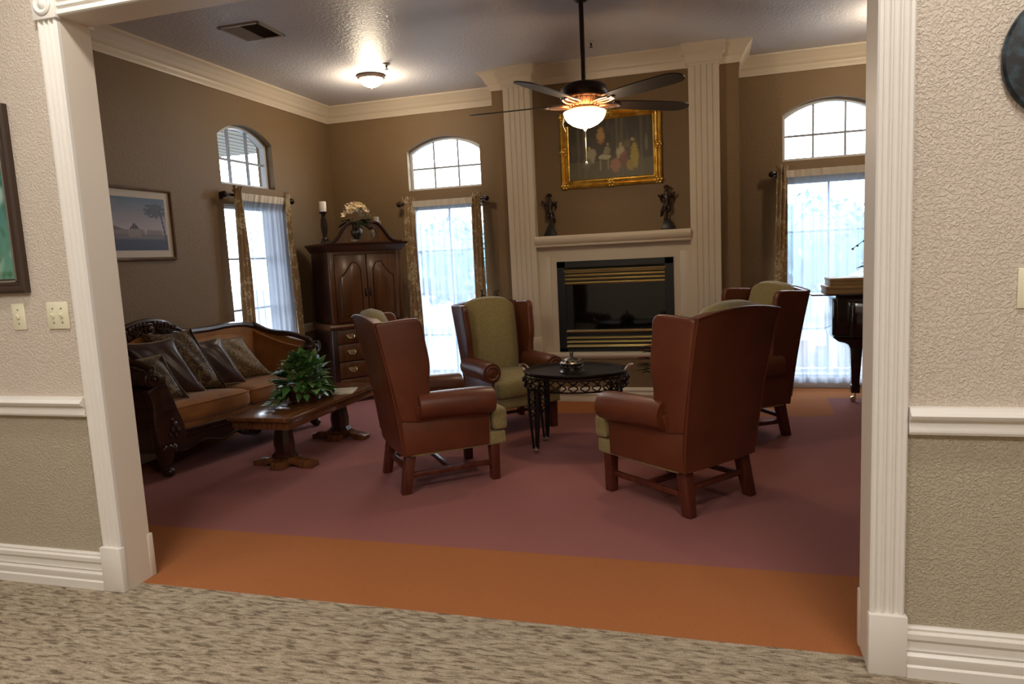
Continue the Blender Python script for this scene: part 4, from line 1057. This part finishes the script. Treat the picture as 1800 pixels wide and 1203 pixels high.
# ------------------------------------------------------------------ pictures
def picframe(name, label, cat, corner, uvec, nvec, w_, h_, fw, fmat, prof, art, amat, res=(90,60), matw=0.0, tilt=0.0, group=None):
    """corner: lower-left world; uvec along width; nvec out of the wall"""
    r = thing(name, label, cat, (0,0,0), 0, group)
    U = Vector(uvec); N_ = Vector(nvec); Zv = Vector((0,0,1))
    Mx = Matrix.Identity(4)
    for i in range(3): Mx[i][0] = U[i]; Mx[i][1] = N_[i]; Mx[i][2] = Zv[i]; Mx[i][3] = corner[i]
    r.matrix_world = Mx
    mb = MB(); K = len(prof)
    cor = [(0,0,1,1),(w_,0,-1,1),(w_,h_,-1,-1),(0,h_,1,-1)]; vs = []
    for x, z, sx, sz in cor:
        for o, t in prof: vs.append((x+sx*o, t, z+sz*o))
    fs = []
    for i in range(4):
        j = (i+1) % 4
        for k_ in range(K-1): fs.append((i*K+k_, j*K+k_, j*K+k_+1, i*K+k_+1))
    mb.add(vs, fs); fr = mb.build('frame', fmat, r, angle=25, weld=False)
    if matw:
        mb = MB(); mb.add([(fw-.004,.008,fw-.004),(w_-fw+.004,.008,fw-.004),(w_-fw+.004,.008,h_-fw+.004),(fw-.004,.008,h_-fw+.004)], [(0,1,2,3)]); mb.build('mat_board', MT['matte'], r)
    i0 = fw+matw-.004; mb = MB()
    mb.grid(lambda u, v: (i0+(w_-2*i0)*u, .010, i0+(h_-2*i0)*v), res[0], res[1], col=art); mb.build('picture', amat, r, smooth=False)
    return r, fr
def mixc(a, b, t): t = max(0, min(1, t)); return tuple(x*(1-t)+y*t for x, y in zip(a, b))
def nz(x, y, s=0.0): return noise.noise(Vector((x, y, s)))
def sal(u, v):   # interior with seated figures round a small table
    c = mixc(lin('#4a4434'), lin('#3a3226'), v)
    c = mixc(c, lin('#6b6048'), .5*max(0, nz(u*22, v*3, 1)) if v > .38 else .35*max(0, nz(u*9, v*9, 4)))
    if v < .3: c = mixc(c, lin('#6f664a'), .5)
    def blob(cx, cy, rx, ry, col, soft=.5):
        nonlocal c
        d = ((u-cx)/rx)**2+((v-cy)/ry)**2 + .5*nz(u*26, v*26, cx)
        if d < 1: c = mixc(c, col, min(1, (1-d)/soft)*.92)
    blob(.39,.72,.06,.16,lin('#8f6a3a')); blob(.39,.73,.045,.13,lin('#a98550'))
    for x in (.12,.2,.58,.64,.86): 
        if abs(u-x) < .018: c = mixc(c, lin('#6a6149'), .55)
    blob(.27,.40,.07,.14,lin('#9a9076')); blob(.25,.52,.02,.035,lin('#b09468')); blob(.22,.28,.06,.10,lin('#6d6a55'))
    blob(.43,.36,.085,.05,lin('#b0a684')); blob(.38,.24,.012,.11,lin('#8f8666')); blob(.47,.24,.012,.11,lin('#8f8666'))
    blob(.46,.47,.05,.09,lin('#8d8568')); blob(.47,.57,.018,.03,lin('#b09468'))
    blob(.62,.42,.06,.12,lin('#b3a582')); blob(.56,.22,.07,.13,lin('#a07058')); blob(.62,.55,.02,.035,lin('#b59a6c')); blob(.66,.30,.06,.16,lin('#7a4f42'))
    blob(.78,.34,.055,.26,lin('#a9923f')); blob(.76,.62,.022,.035,lin('#b09468')); blob(.70,.56,.05,.08,lin('#6d5a3d')); blob(.73,.20,.05,.10,lin('#9a8440'))
    blob(.92,.55,.02,.16,lin('#6e6a52'))
    return c
gp = [(0,0),(0,.035),(.012,.05),(.022,.045),(.03,.03),(.042,.034),(.055,.026),(.06,.018),(.068,.02),(.075,.012),(.078,.008)]
gr, gfr = picframe('framed_painting', 'ornate gilt framed painting of seated figures above the mantel', 'painting', (1.155,BY,1.945), (1,0,0), (0,-1,0), .90, .665, .076, MT['gold'], gp, sal, MT['art'], (120,84))
mb = MB()
for x, z in ((.03,.03),(.87,.03),(.03,.635),(.87,.635),(.45,.03),(.45,.635),(.03,.33),(.87,.33)):
    mb.ball((x,.046,z), .020, 10, sc3=(1,.6,1))
    for k_ in range(6):
        a = 2*PI*k_/6; mb.ball((x+.026*math.cos(a), .042, z+.026*math.sin(a)), .013, 8, sc3=(1,.6,1))
mb.build('corner_ornament', MT['gold'], gfr)
def houseprint(u, v):
    c = mixc(lin('#b5a8ad'), lin('#51647c'), (v-.35)/.6) if v > .3 else mixc(lin('#39405a'), lin('#5a5a6d'), v/.3)
    if v > .4: c = mixc(c, lin('#8f8d93'), .7*max(0, nz(u*4, v*5, 3)))
    if .22 < v < .36 and .0 < u < .95: c = mixc(c, lin('#8a7f7d'), .5)
    if .26 < v < .40 and .05 < u < .92 and nz(u*14, 0, 2) > -.3: c = mixc(c, lin('#6d6366'), .7)
    hh = .52-abs(u-.52)*1.6
    if .38 < v < hh: c = lin('#4a4148')
    if abs(u-.52) < .09 and .25 < v <= .40: c = mixc(lin('#a59a92'), lin('#6d6366'), .5+.5*math.sin(u*180))
    if v < .47-abs(u-.22)*.5 and v > .38: c = mixc(c, lin('#57505a'), .8)
    if abs(u-.95+.1*(v-.5)) < .012 and .3 < v < .8: c = lin('#2f2f36')
    d = ((u-.84)/.17)**2+((v-.77)/.16)**2+.9*nz(u*24, v*24, 7)
    if d < .75: c = mixc(c, lin('#2b3440'), .8)
    if v < .2: c = mixc(c, lin('#2f3a58'), .5)
    return c
bp_ = [(0,0),(0,.022),(.008,.026),(.018,.024),(.024,.014),(.024,.004)]
picframe('framed_print', 'bronze framed print of a pale building on the left living room wall', 'picture', (XL,1.44,1.465), (0,1,0), (1,0,0), .795, .53, .024, MT['bronzewood'], bp_, houseprint, MT['print'], (110,80), matw=.055)
def greenart(u, v):
    c = mixc(lin('#5f8f7a'), lin('#2f6a78'), v)
    c = mixc(c, lin('#bcd0c4'), max(0, nz(u*9, v*7, 5))*1.6); c = mixc(c, lin('#2c5a2a'), max(0, nz(u*16, v*16, 9))*1.3)
    return c
hp = [(0,0),(0,.022),(.012,.028),(.024,.026),(.030,.02),(.040,.022),(.052,.016),(.060,.014),(.064,.006)]
r, fr_ = picframe('framed_picture', 'dark wood framed green landscape picture hanging on the hall wall at left', 'picture', (-.93,0,1.312), (1,0,0), (0,-1,0), .60, .78, .064, MT['darkframe'], hp, greenart, MT['green_art'], (60,70))
mb = MB(); w_, h_ = .60, .78
for (x0,x1,z0,z1) in ((.046,.554,.046,.054),(.046,.554,.726,.734),(.046,.054,.046,.734),(.546,.554,.046,.734)): mb.box(x0,x1,.016,.022,z0,z1,.001)
mb.build('silver_liner', MT['silver'], fr_)
# round stone plaque on the right hall wall
o_ = MB(); R = Matrix.Rotation(PI/2, 4, 'X')
o_.lathe([(0,0),(.18,0),(.185,.006),(.185,.016),(.178,.022),(0,.022)], 48, mat=R); o = o_.build('round_plaque', MT['granite']); o.location = (3.42,0,1.835)
tag(o, 'round dark blue-black stone disc hung on the right hall wall', 'wall plaque')

# ------------------------------------------------------------------ switches
def switch(label, x, z, w_, n_):
    r = thing('light_switch', label, 'light switch', (x,0,z), 0, 'ivory switch plates on the hall walls')
    mb = MB(); mb.box(-w_/2, w_/2, -.006, 0, -.0572, .0572, .003); pl_ = mb.build('plate', MT['switch'], r)
    for k_ in range(n_):
        c = (k_-(n_-1)/2)*.046
        mb = MB(); mb.box(c-.005, c+.005, -.016, -.004, -.006, .012, .002, mat=Matrix.Rotation(.25, 4, 'X')); mb.build('toggle', MT['switch'], r)
        mb = MB()
        for z_ in (-.03,.03): mb.lathe([(.0035,0),(.0035,.0015),(0,.002)], 10, mat=Matrix.Translation((c,-.006,z_)) @ Matrix.Rotation(PI/2,4,'X'))
        mb.build('screw', MT['screw'], r)
switch('single ivory light switch below the framed picture on the left hall wall', -.412, 1.21, .07, 1)
switch('double ivory light switch with two toggles beside the white casing', -.196, 1.21, .116, 2)
switch('ivory plate at the right edge of the picture on the right hall wall', 3.355, 1.205, .115, 2)

# ------------------------------------------------------------------ ceiling fittings
WARM = (1.0, .82, .60)
def flush_light(label, x, y, pw):
    r = thing('ceiling_light', label, 'ceiling light', (x,y,CEIL), 0, 'flush ceiling lights')
    mb = MB(); mb.lathe([(0,0),(.118,0),(.125,-.012),(.12,-.028),(.112,-.034),(.10,-.03),(0,-.02)], 36); mb.build('rim', MT['copper'], r)
    mb = MB(); mb.lathe([(.108,-.03),(.10,-.055),(.078,-.08),(.045,-.097),(.012,-.104),(0,-.104)], 36); mb.build('glass_bowl', MT['lampglass'], r)
    mb = MB(); mb.lathe([(.010,-.102),(.011,-.108),(.007,-.116),(0,-.118)], 12); mb.build('finial', MT['copper'], r)
    lamp('ceiling_light_bulb', 'POINT', (x,y,CEIL-.20), pw, WARM, .07)
flush_light('lit flush ceiling light with glass bowl near the left wall', -.48, 3.67, 20)
flush_light('flush ceiling light at the right end of the room, hidden behind the casing', 3.85, 3.67, 20)
def sprinkler(label, x, y):
    r = thing('fire_sprinkler', label, 'sprinkler', (x,y,CEIL), 0, 'sprinkler heads')
    mb = MB(); mb.lathe([(0,0),(.032,0),(.034,-.004),(.026,-.010),(.014,-.014),(0,-.014)], 20); mb.build('escutcheon', MT['vent'], r)
    mb = MB(); mb.lathe([(.008,-.012),(.008,-.03),(.004,-.034),(.004,-.042),(.016,-.044),(.016,-.047),(0,-.047)], 14); mb.build('deflector', MT['bronze'], r)
sprinkler('small sprinkler head on the ceiling beside the flush light', -.19, 3.39)
sprinkler('small sprinkler head on the ceiling just right of the fan rod', 1.55, 3.53)
vt = thing('ceiling_vent', 'square louvred air vent in the ceiling at upper left', 'vent', (-.67, 2.22, CEIL), A_(1))
mb = MB(); hw = .165
for x0,x1,y0,y1 in ((-hw,hw,-hw,-hw+.025),(-hw,hw,hw-.025,hw),(-hw,-hw+.025,-hw,hw),(hw-.025,hw,-hw,hw)): mb.box(x0,x1,y0,y1,-.010,0,.002)
mb.build('frame', MT['vent'], vt)
mb = MB(); mb.box(-.145,.145,-.145,.145,-.002,0); mb.build('duct_back', MT['ventdark'], vt)
for i in range(9):
    y = -.128+.032*i
    mb = MB(); mb.add([(-.14,y-.012,-.004),(-.003,y-.012,-.004),(-.003,y+.012,-.014),(-.14,y+.012,-.014)], [(0,1,2,3)]); mb.add([(-.14,y-.012,-.0055),(-.003,y-.012,-.0055),(-.003,y+.012,-.0155),(-.14,y+.012,-.0155)], [(3,2,1,0)]); mb.build('louvre', MT['vent'], vt, smooth=False)
for i in range(9):
    x = .012+.0155*i
    mb = MB(); mb.add([(x,-.14,-.004),(x+.006,-.14,-.014),(x+.006,.14,-.014),(x,.14,-.004)], [(0,1,2,3)]); mb.add([(x,-.14,-.0055),(x+.006,-.14,-.0155),(x+.006,.14,-.0155),(x,.14,-.0055)], [(3,2,1,0)]); mb.build('louvre', MT['bronzewood'], vt, smooth=False)  # right-half blades in a darker material: shade between them put into the colour

# ceiling fan
fx, fy, fz = 1.664, 2.44, 2.34
fan = thing('ceiling_fan', 'dark bronze five blade ceiling fan with lit amber glass bowl', 'ceiling fan', (fx, fy, fz))
mb = MB(); mb.tube([(0,0,.13),(0,0,CEIL-fz-.04)], .016, 14); mb.build('downrod', MT['bronze'], fan)
mb = MB(); mb.lathe([(0,CEIL-fz),(.065,CEIL-fz),(.066,CEIL-fz-.02),(.05,CEIL-fz-.05),(.025,CEIL-fz-.065),(0,CEIL-fz-.065)], 28); mb.build('canopy', MT['bronze'], fan)
mb = MB(); mb.lathe([(0,.155),(.022,.15),(.03,.142),(.09,.138),(.13,.126),(.152,.105),(.160,.075),(.158,.05),(.145,.036),(.13,.030),(0,.03)], 44); mb.build('motor_housing', MT['bronze'], fan)
mb = MB(); mb.lathe([(.118,.03),(.09,-.012),(.088,-.018),(0,-.018)], 40); 
for k_ in range(20):
    a = 2*PI*k_/20; mb.tube([(.125*math.cos(a),.125*math.sin(a),.03),(.094*math.cos(a),.094*math.sin(a),-.014)], .006, 6)
mb.build('vent_ring', MT['copper'], fan)
mb = MB(); mb.lathe([(.085,-.016),(.10,-.022),(.105,-.032),(.085,-.045),(0,-.045)], 36); mb.build('light_fitter', MT['copper'], fan)
mb = MB(); mb.lathe([(.138,-.046),(.142,-.05),(.136,-.075),(.118,-.105),(.085,-.13),(.045,-.147),(.0,-.152)], 44); mb.lathe([(.138,-.046),(.02,-.046)], 44); mb.build('glass_bowl', MT['fanglass'], fan)
mb = MB(); mb.lathe([(.026,-.146),(.024,-.153),(.012,-.160),(.008,-.170),(0,-.172)], 16); mb.build('finial', MT['copper'], fan)
mb = MB(); mb.tube([(.004,-.012,-.16),(.004,-.012,-.375)], .0018, 6); mb.ball((.004,-.012,-.385), .009, 10, sc3=(1,1,1.6)); mb.build('pull_chain', MT['brass'], fan)
mb = MB(); mb.tube(smoothpts([(-.10,-.03,-.04),(-.135,-.035,-.08),(-.14,-.035,-.13),(-.125,-.035,-.17)],4), .0018, 6); mb.build('pull_chain', MT['brass'], fan)
for k_ in range(5):
    a = A_(180.3)+k_*2*PI/5
    Rz = Matrix.Rotation(a, 4, 'Z')
    mb = MB()
    for s_ in (-1, 1):
        mb.tube(smoothpts([(.085,s_*.016,.0),(.13,s_*.045,-.004),(.18,s_*.05,-.002),(.24,s_*.035,.002)],4), .008, 6, mat=Rz)
    mb.tube([(.085,0,.0),(.26,0,.0)], .009, 6, mat=Rz); mb.ball((.255,0,.0), .018, 8, mat=Rz, sc3=(1,1,.4))
    br = mb.build('blade_bracket', MT['copper'], fan)
    outl = smoothpts([(.20,-.052),(.40,-.068),(.62,-.072),(.74,-.066),(.79,-.04),(.805,0),(.79,.04),(.74,.066),(.62,.072),(.40,.068),(.20,.052)],4)
    Tl = Rz @ Matrix.Translation((0,0,.008)) @ Matrix.Rotation(A_(-11), 4, 'X')
    mb = MB(); mb.prism(outl, -.003, .004, 'z', mat=Tl); mb.build('blade', MT['blade'], fan, angle=30)
lamp('fan_bulb', 'POINT', (fx, fy, fz-.24), 18, (1.0,.80,.56), .08)
lamp('fan_bulb_up', 'POINT', (fx, fy+.0, fz+.01), 0.6, (1.0,.78,.55), .03)

# ------------------------------------------------------------------ statues on the mantel
def cherub(label, x, mir):
    r = thing('cherub_statue', label, 'statue', (x, 4.015, 1.53), 0, 'bronze cherub statues on the mantel')
    mb = MB(); mb.hexa([(-.055,-.048,0),(.055,-.048,0),(.055,.048,0),(-.055,.048,0)], [(-.05,-.045,.012),(.05,-.045,.012),(.05,.045,.012),(-.05,.045,.012)], .003)
    mb.hexa([(-.05,-.045,.011),(.05,-.045,.011),(.05,.045,.011),(-.05,.045,.011)], [(-.024,-.022,.095),(.024,-.022,.095),(.024,.022,.095),(-.024,.022,.095)], .003); mb.build('pedestal', MT['black'], r)
    mb = MB(); mb.tube([(0,0,.09),(0,0,.165)], .006, 8); mb.build('rod', MT['black'], r)
    m = mir
    J = [(0,0,.20),(0,0,.235),(0,-.004,.275),(0,-.002,.302),(0,-.006,.322),(0,-.010,.346),
         (m*.030,0,.290),(m*.058,-.018,.285),(m*.075,-.03,.305), (-m*.030,0,.290),(-m*.055,-.01,.300),(-m*.070,-.012,.325),
         (m*.022,-.004,.190),(m*.036,-.034,.165),(m*.046,-.012,.125),(m*.052,-.028,.118),
         (-m*.020,0,.188),(-m*.018,-.022,.155),(-m*.006,-.004,.165),(-m*.004,-.02,.155)]
    E_ = [(0,1),(1,2),(2,3),(3,4),(4,5),(3,6),(6,7),(7,8),(3,9),(9,10),(10,11),(0,12),(12,13),(13,14),(14,15),(0,16),(16,17),(17,18),(18,19)]
    rad = [.032,.030,.031,.022,.018,.029,.016,.011,.009,.013,.011,.009,.023,.018,.014,.011,.023,.018,.014,.011]
    me = bpy.data.meshes.new('body'); me.from_pydata(J, E_, []); o = bpy.data.objects.new('body', me); COL.objects.link(o); o.parent = r
    sk = o.modifiers.new('skin', 'SKIN'); su = o.modifiers.new('sub', 'SUBSURF'); su.levels = 2; su.render_levels = 2
    for v, q in zip(me.skin_vertices[0].data, rad): v.radius = (q, q)
    me.skin_vertices[0].data[0].use_root = True
    me.materials.append(MT['copper'] if False else MT['bronze'])
    sk.use_smooth_shade = True
    mb = MB()
    rn = random.Random(5)
    for k_ in range(22):
        a = rn.uniform(0,2*PI); b = rn.uniform(.1,1.4); mb.ball((.024*math.cos(a)*math.cos(b), -.006+.024*math.sin(a)*math.cos(b), .354+.024*math.sin(b)), .008, 6)
    mb.build('hair', MT['bronze'], r)
    for s_ in (-1,1):
        mb = MB()
        for k_ in range(5): mb.tube(smoothpts([(s_*.010,.022,.285),(s_*(.032+.006*k_),.034,.305-.008*k_),(s_*(.058-.004*k_),.036,.300-.016*k_)],4), [.006]*9, 6, flat=.5)
        mb.build('wing', MT['bronze'], r)
cherub('bronze cherub statue on black pedestal at the left end of the mantel', 1.045, 1)
cherub('bronze cherub statue on black pedestal at the right end of the mantel', 2.092, -1)

# ------------------------------------------------------------------ piano
pn = thing('grand_piano', 'dark lacquered grand piano by the window, partly hidden behind the right door casing', 'piano', (3.44, 4.10, 0))
# local: tail at x = 0 pointing left, keyboard far to the right, straight side along the window
tailc = [(0,.46),(0,.02)] + smoothpts([(.03,-.005),(.16,-.02),(.31,-.07),(.56,-.30),(.80,-.62),(1.10,-.86),(1.50,-.92)],5) + [(1.50,.48),(.03,.48)]
mb = MB(); mb.prism(tailc, .56, .872, 'z', .006); mb.build('case', MT['pianoblack'], pn, angle=30)
mb = MB(); mb.prism([(x*.985+.01, y*.97+.008) for x, y in tailc], .535, .562, 'z', .004); mb.build('bottom_moulding', MT['pianoblack'], pn, angle=30)
mb = MB(); mb.prism([(.112,.0),(.112,-.11)] + arc(.16,-.125,.048,PI,1.5*PI,5) + [(.62,-.36),(.5,-.25),(.35,-.05)], .562, .853, 'z', .008); mb.build('bent_side', MT['pianoblack'], pn, angle=30)
mb = MB(); mb.prism([(-.165,.45),(-.165,.0)] + [(x+.02, y-.03) for x, y in smoothpts([(.16,-.02),(.31,-.07),(.56,-.30),(.80,-.62),(1.10,-.86),(1.50,-.92)],5)] + [(1.52,.49)], .903, .917, 'z', .003); mb.build('lid', MT['pianoblack'], pn, angle=30)
mb = MB(); mb.prism([(.03,.43),(.03,.05),(.35,-.02),(.7,-.4),(1.1,-.8),(1.45,-.85),(1.45,.45)], .872, .904, 'z'); mb.build('lid_rail', MT['pianoblack'], pn)
for lx, ly, big in ((.175,-.02,1),(1.32,-.72,0),(1.32,.30,0)):
    mb = MB(); mb.hexa([(lx-.026,ly-.026,.09),(lx+.026,ly-.026,.09),(lx+.026,ly+.026,.09),(lx-.026,ly+.026,.09)], [(lx-.047,ly-.047,.47),(lx+.047,ly-.047,.47),(lx+.047,ly+.047,.47),(lx-.047,ly+.047,.47)], .005)
    mb.box(lx-.034,lx+.034,ly-.034,ly+.034,.075,.15,.006)
    mb.prism([(lx-.05,.46),(lx+.05,.46),(lx+.055,.49),(lx+.085,.515),(lx+.15,.54),(lx-.165,.54),(lx-.14,.52),(lx-.085,.505),(lx-.06,.49)], ly-.05, ly+.05, 'y', .004)
    lg = mb.build('leg', MT['pianoblack'], pn, angle=30)
    mb = MB(); mb.lathe([(.008,-.012),(.022,-.012),(.022,.012),(.008,.012)], 16, mat=Matrix.Translation((lx-.015,ly,.022)) @ Matrix.Rotation(PI/2,4,'X')); mb.tube([(lx-.012,ly,.022),(lx,ly,.05),(lx,ly,.08)], .010, 8); mb.build('caster', MT['brass'], lg)
mb = MB(); mb.box(1.50,1.62,-.92,.48,.56,.66,.006); mb.build('key_bed', MT['pianoblack'], pn)
for x0, z0, z1, lb in ((3.384,.917,.985,'long flat tan box lying on the piano lid, lower of the two'),(3.414,.985,1.05,'long flat tan box on top of another box on the piano lid')):
    mb = MB(); mb.box(x0, 4.05, 4.05, 4.36, z0, z0+(z1-z0)*.62, .003); mb.box(x0-.004, 4.054, 4.046, 4.364, z0+(z1-z0)*.62, z1, .003)
    o = mb.build('storage_box', MT['pianowood']); tag(o, lb, 'box', 'boxes on the piano')
op = thing('orchid_plant', 'thin leafy plant with a budding stem standing on the boxes on the piano', 'plant', (3.82, 4.18, 1.05))
mb = MB(); mb.lathe([(0,0),(.05,0),(.065,.09),(.06,.09),(.05,.02),(0,.02)], 20); mb.build('pot', MT['porcelain'], op)
mb = MB()
for k_, (dx, dz, s_) in enumerate(((-1,.25,.20),(-.9,.5,.16),(.9,.3,.18),(-.5,.9,.15),(.3,.8,.16),(0,.5,.15))): leaf(mb, (0,0,.08), (dx,-.2+.1*k_,dz), s_, droop=.3, wid=.14)
mb.build('leaf_clump', MT['darkleaf'], op, weld=False)
mb = MB(); st = smoothpts([(0,0,.08),(-.02,0,.24),(-.09,-.01,.32),(-.22,-.02,.24)],6); mb.tube(st, .003, 6)
for i in range(8,19,2): mb.ball((st[i][0], st[i][1], st[i][2]-.004), .010, 8)
for dx, dy, h_ in ((-.10,.02,.26),(-.06,-.02,.22),(-.13,.0,.18)): mb.tube(smoothpts([(0,0,.08),(dx*.4,dy,h_*.7+.05),(dx,dy*2,h_)],5), .0022, 5)
mb.build('stem', MT['darkleaf'], op)

# ------------------------------------------------------------------ plants half hidden behind the chairs
pt = thing('branch_arrangement', 'dark budding twigs rising behind the forward facing wing chair', 'plant', (.34, 4.02, 0))
mb = MB(); mb.lathe([(0,0),(.10,0),(.12,.05),(.14,.25),(.10,.42),(.07,.48),(.08,.52),(.07,.52),(.05,.48),(0,.46)], 24); mb.build('floor_vase', MT['bronze'], pt)
mb = MB(); rn = random.Random(2)
for k_ in range(12):
    a = rn.uniform(0,2*PI); e = (.12*math.cos(a)+.06, .10*math.sin(a), rn.uniform(.86,1.06)); p_ = smoothpts([(0,0,.45),(e[0]*.3,e[1]*.3,.7),e],5); mb.tube(p_, .0035, 5)
    for q in p_[6:]: mb.ball((q[0]+rn.uniform(-.012,.012), q[1], q[2]), .008, 6)
mb.build('twigs', MT['bronze'], pt)
pp = thing('poinsettia', 'red flowering plant with dark fronds before the fireplace, behind the nearest chair', 'plant', (2.14, 3.62, 0))
mb = MB(); mb.lathe([(0,0),(.09,0),(.12,.20),(.125,.22),(.11,.22),(.10,.18),(0,.18)], 24); mb.build('pot', MT['basket'], pp)
mb = MB(); rd = MB(); rn = random.Random(9)
for k_ in range(60):
    a = rn.uniform(0,2*PI); b = rn.uniform(.3,1.5); L_ = rn.uniform(.45,.62)
    c = (.22*math.cos(a)*math.cos(b), .16*math.sin(a)*math.cos(b), .22+.52*math.sin(b)*L_/.62)
    leaf(mb, c, (math.cos(a), math.sin(a), .5), .11, droop=.4, wid=.28)
    if k_ % 4 == 0: leaf(rd, (c[0]*1.15, c[1]*1.15, c[2]+.02), (math.cos(a), math.sin(a), .3), .10, droop=.3, wid=.34)
for k_ in range(9): leaf(mb, (.03,0,.70), (rn.uniform(-.6,1), rn.uniform(-.3,.3), 1), .13, droop=.2, wid=.08)
for k_ in range(6): mb.tube([(0,0,.16),(.05*math.cos(k_),.05*math.sin(k_),.70)], .006, 5)
mb.build('foliage', MT['darkleaf'], pp, weld=False); rd.build('red_bracts', MT['red'], pp, weld=False)

# ------------------------------------------------------------------ outdoors
mb = MB(); mb.box(-30, 30, YB+.17, 40, -.25, -.15); mb.box(-30, XL-.17, -20, YB+.17, -.25, -.15); struct(mb.build('ground', MT['ground']))
pc = thing('porch', 'pale porch roof and arched beam seen outside the left wall window', 'porch', (XL-.2, 4, -.15))
mb = MB(); mb.box(-3.0, 0, -3.5, 2.0, 3.05, 3.15)
for k_ in range(20): mb.box(-2.95+.148*k_, -2.945+.148*k_, -3.5, 2.0, 3.04, 3.05)
mb.build('porch_ceiling', MT['porch'], pc)
mb = MB(); mb.box(-3.0,-2.75,-3.5,2.0,2.6,3.05); mb.box(-3.0,-2.7,1.65,2.0,0,2.65); mb.prism(arc(.65,2.1,1.0,PI,0,16,ry=.5)+[(1.65,2.65),(-.35,2.65)], -2.97, -2.78, 'x'); mb.box(-3.0,-2.7,-.7,-.35,0,2.65); mb.box(-3.0,-2.7,-2.3,-1.95,0,2.6); mb.build('porch_beam', MT['porch'], pc)
rn = random.Random(4)
def tree(x, y, h_, cw, lab):
    r = thing('garden_tree', lab, 'tree', (x,y,-.15), 0, 'trees and shrubs outside the windows')
    mb = MB(); mb.tube([(0,0,0),(.05,0,h_*.5),(0,.05,h_*.8)], [.14,.10,.05], 8); mb.build('trunk', MT['bark'], r)
    mb = MB()
    mb.ball((0,0,h_*.62), 1, 20, sc3=(cw*.86, cw*.86, h_*.33))
    for i in range(900):
        a = rn.uniform(0,2*PI); b = math.asin(rn.uniform(-1,1)); q = rn.uniform(.82,1.05)
        c = Vector((cw*q*math.cos(a)*math.cos(b), cw*q*math.sin(a)*math.cos(b), h_*.62+h_*.38*q*math.sin(b)))
        leaf(mb, c, (rn.uniform(-1,1), rn.uniform(-1,1), rn.uniform(-1,.6)), rn.uniform(.12,.24), droop=.2, wid=.5)
    mb.build('crown', MT['hedge'], r, weld=False)
tree(-2.9, 12, 2.4, 1.7, 'pale blurred tree outside the middle window, beyond the glass at left')
tree(1.2, 13, 2.4, 1.9, 'pale blurred tree outside the middle window, beyond the glass at right')
tree(4.2, 12.5, 2.4, 1.6, 'pale blurred tree outside the piano window, left half')
tree(6.9, 13.5, 2.6, 1.7, 'pale blurred tree outside the piano window, right half')
for lab, x, y, s_, m_ in (('brown square planter outside the piano window, seen through the sheer', 3.95, 6.2, 'box', 'stone'), ('rounded brown garden pot outside the piano window, seen through the sheer', 3.42, 6.3, 'pot', 'terra'), ('smaller rounded garden pot outside the piano window beside the first pot', 3.68, 6.4, 'pot2', 'terra')):
    mb = MB()
    if s_ == 'box': mb.hexa([(-.12,-.12,0),(.12,-.12,0),(.12,.12,0),(-.12,.12,0)], [(-.13,-.13,.42),(.13,-.13,.42),(.13,.13,.42),(-.13,.13,.42)], .01); mb.box(-.14,.14,-.14,.14,.38,.43,.01)
    else:
        k_ = 1 if s_ == 'pot' else .8; mb.lathe([(0,0),(.08*k_,0),(.13*k_,.12*k_),(.14*k_,.25*k_),(.10*k_,.36*k_),(.11*k_,.40*k_),(.09*k_,.40*k_),(0,.36*k_)], 20)
    o = mb.build('garden_planter', MT[m_]); o.location = (x, y, -.15); tag(o, lab, 'planter', 'planters outside the window')
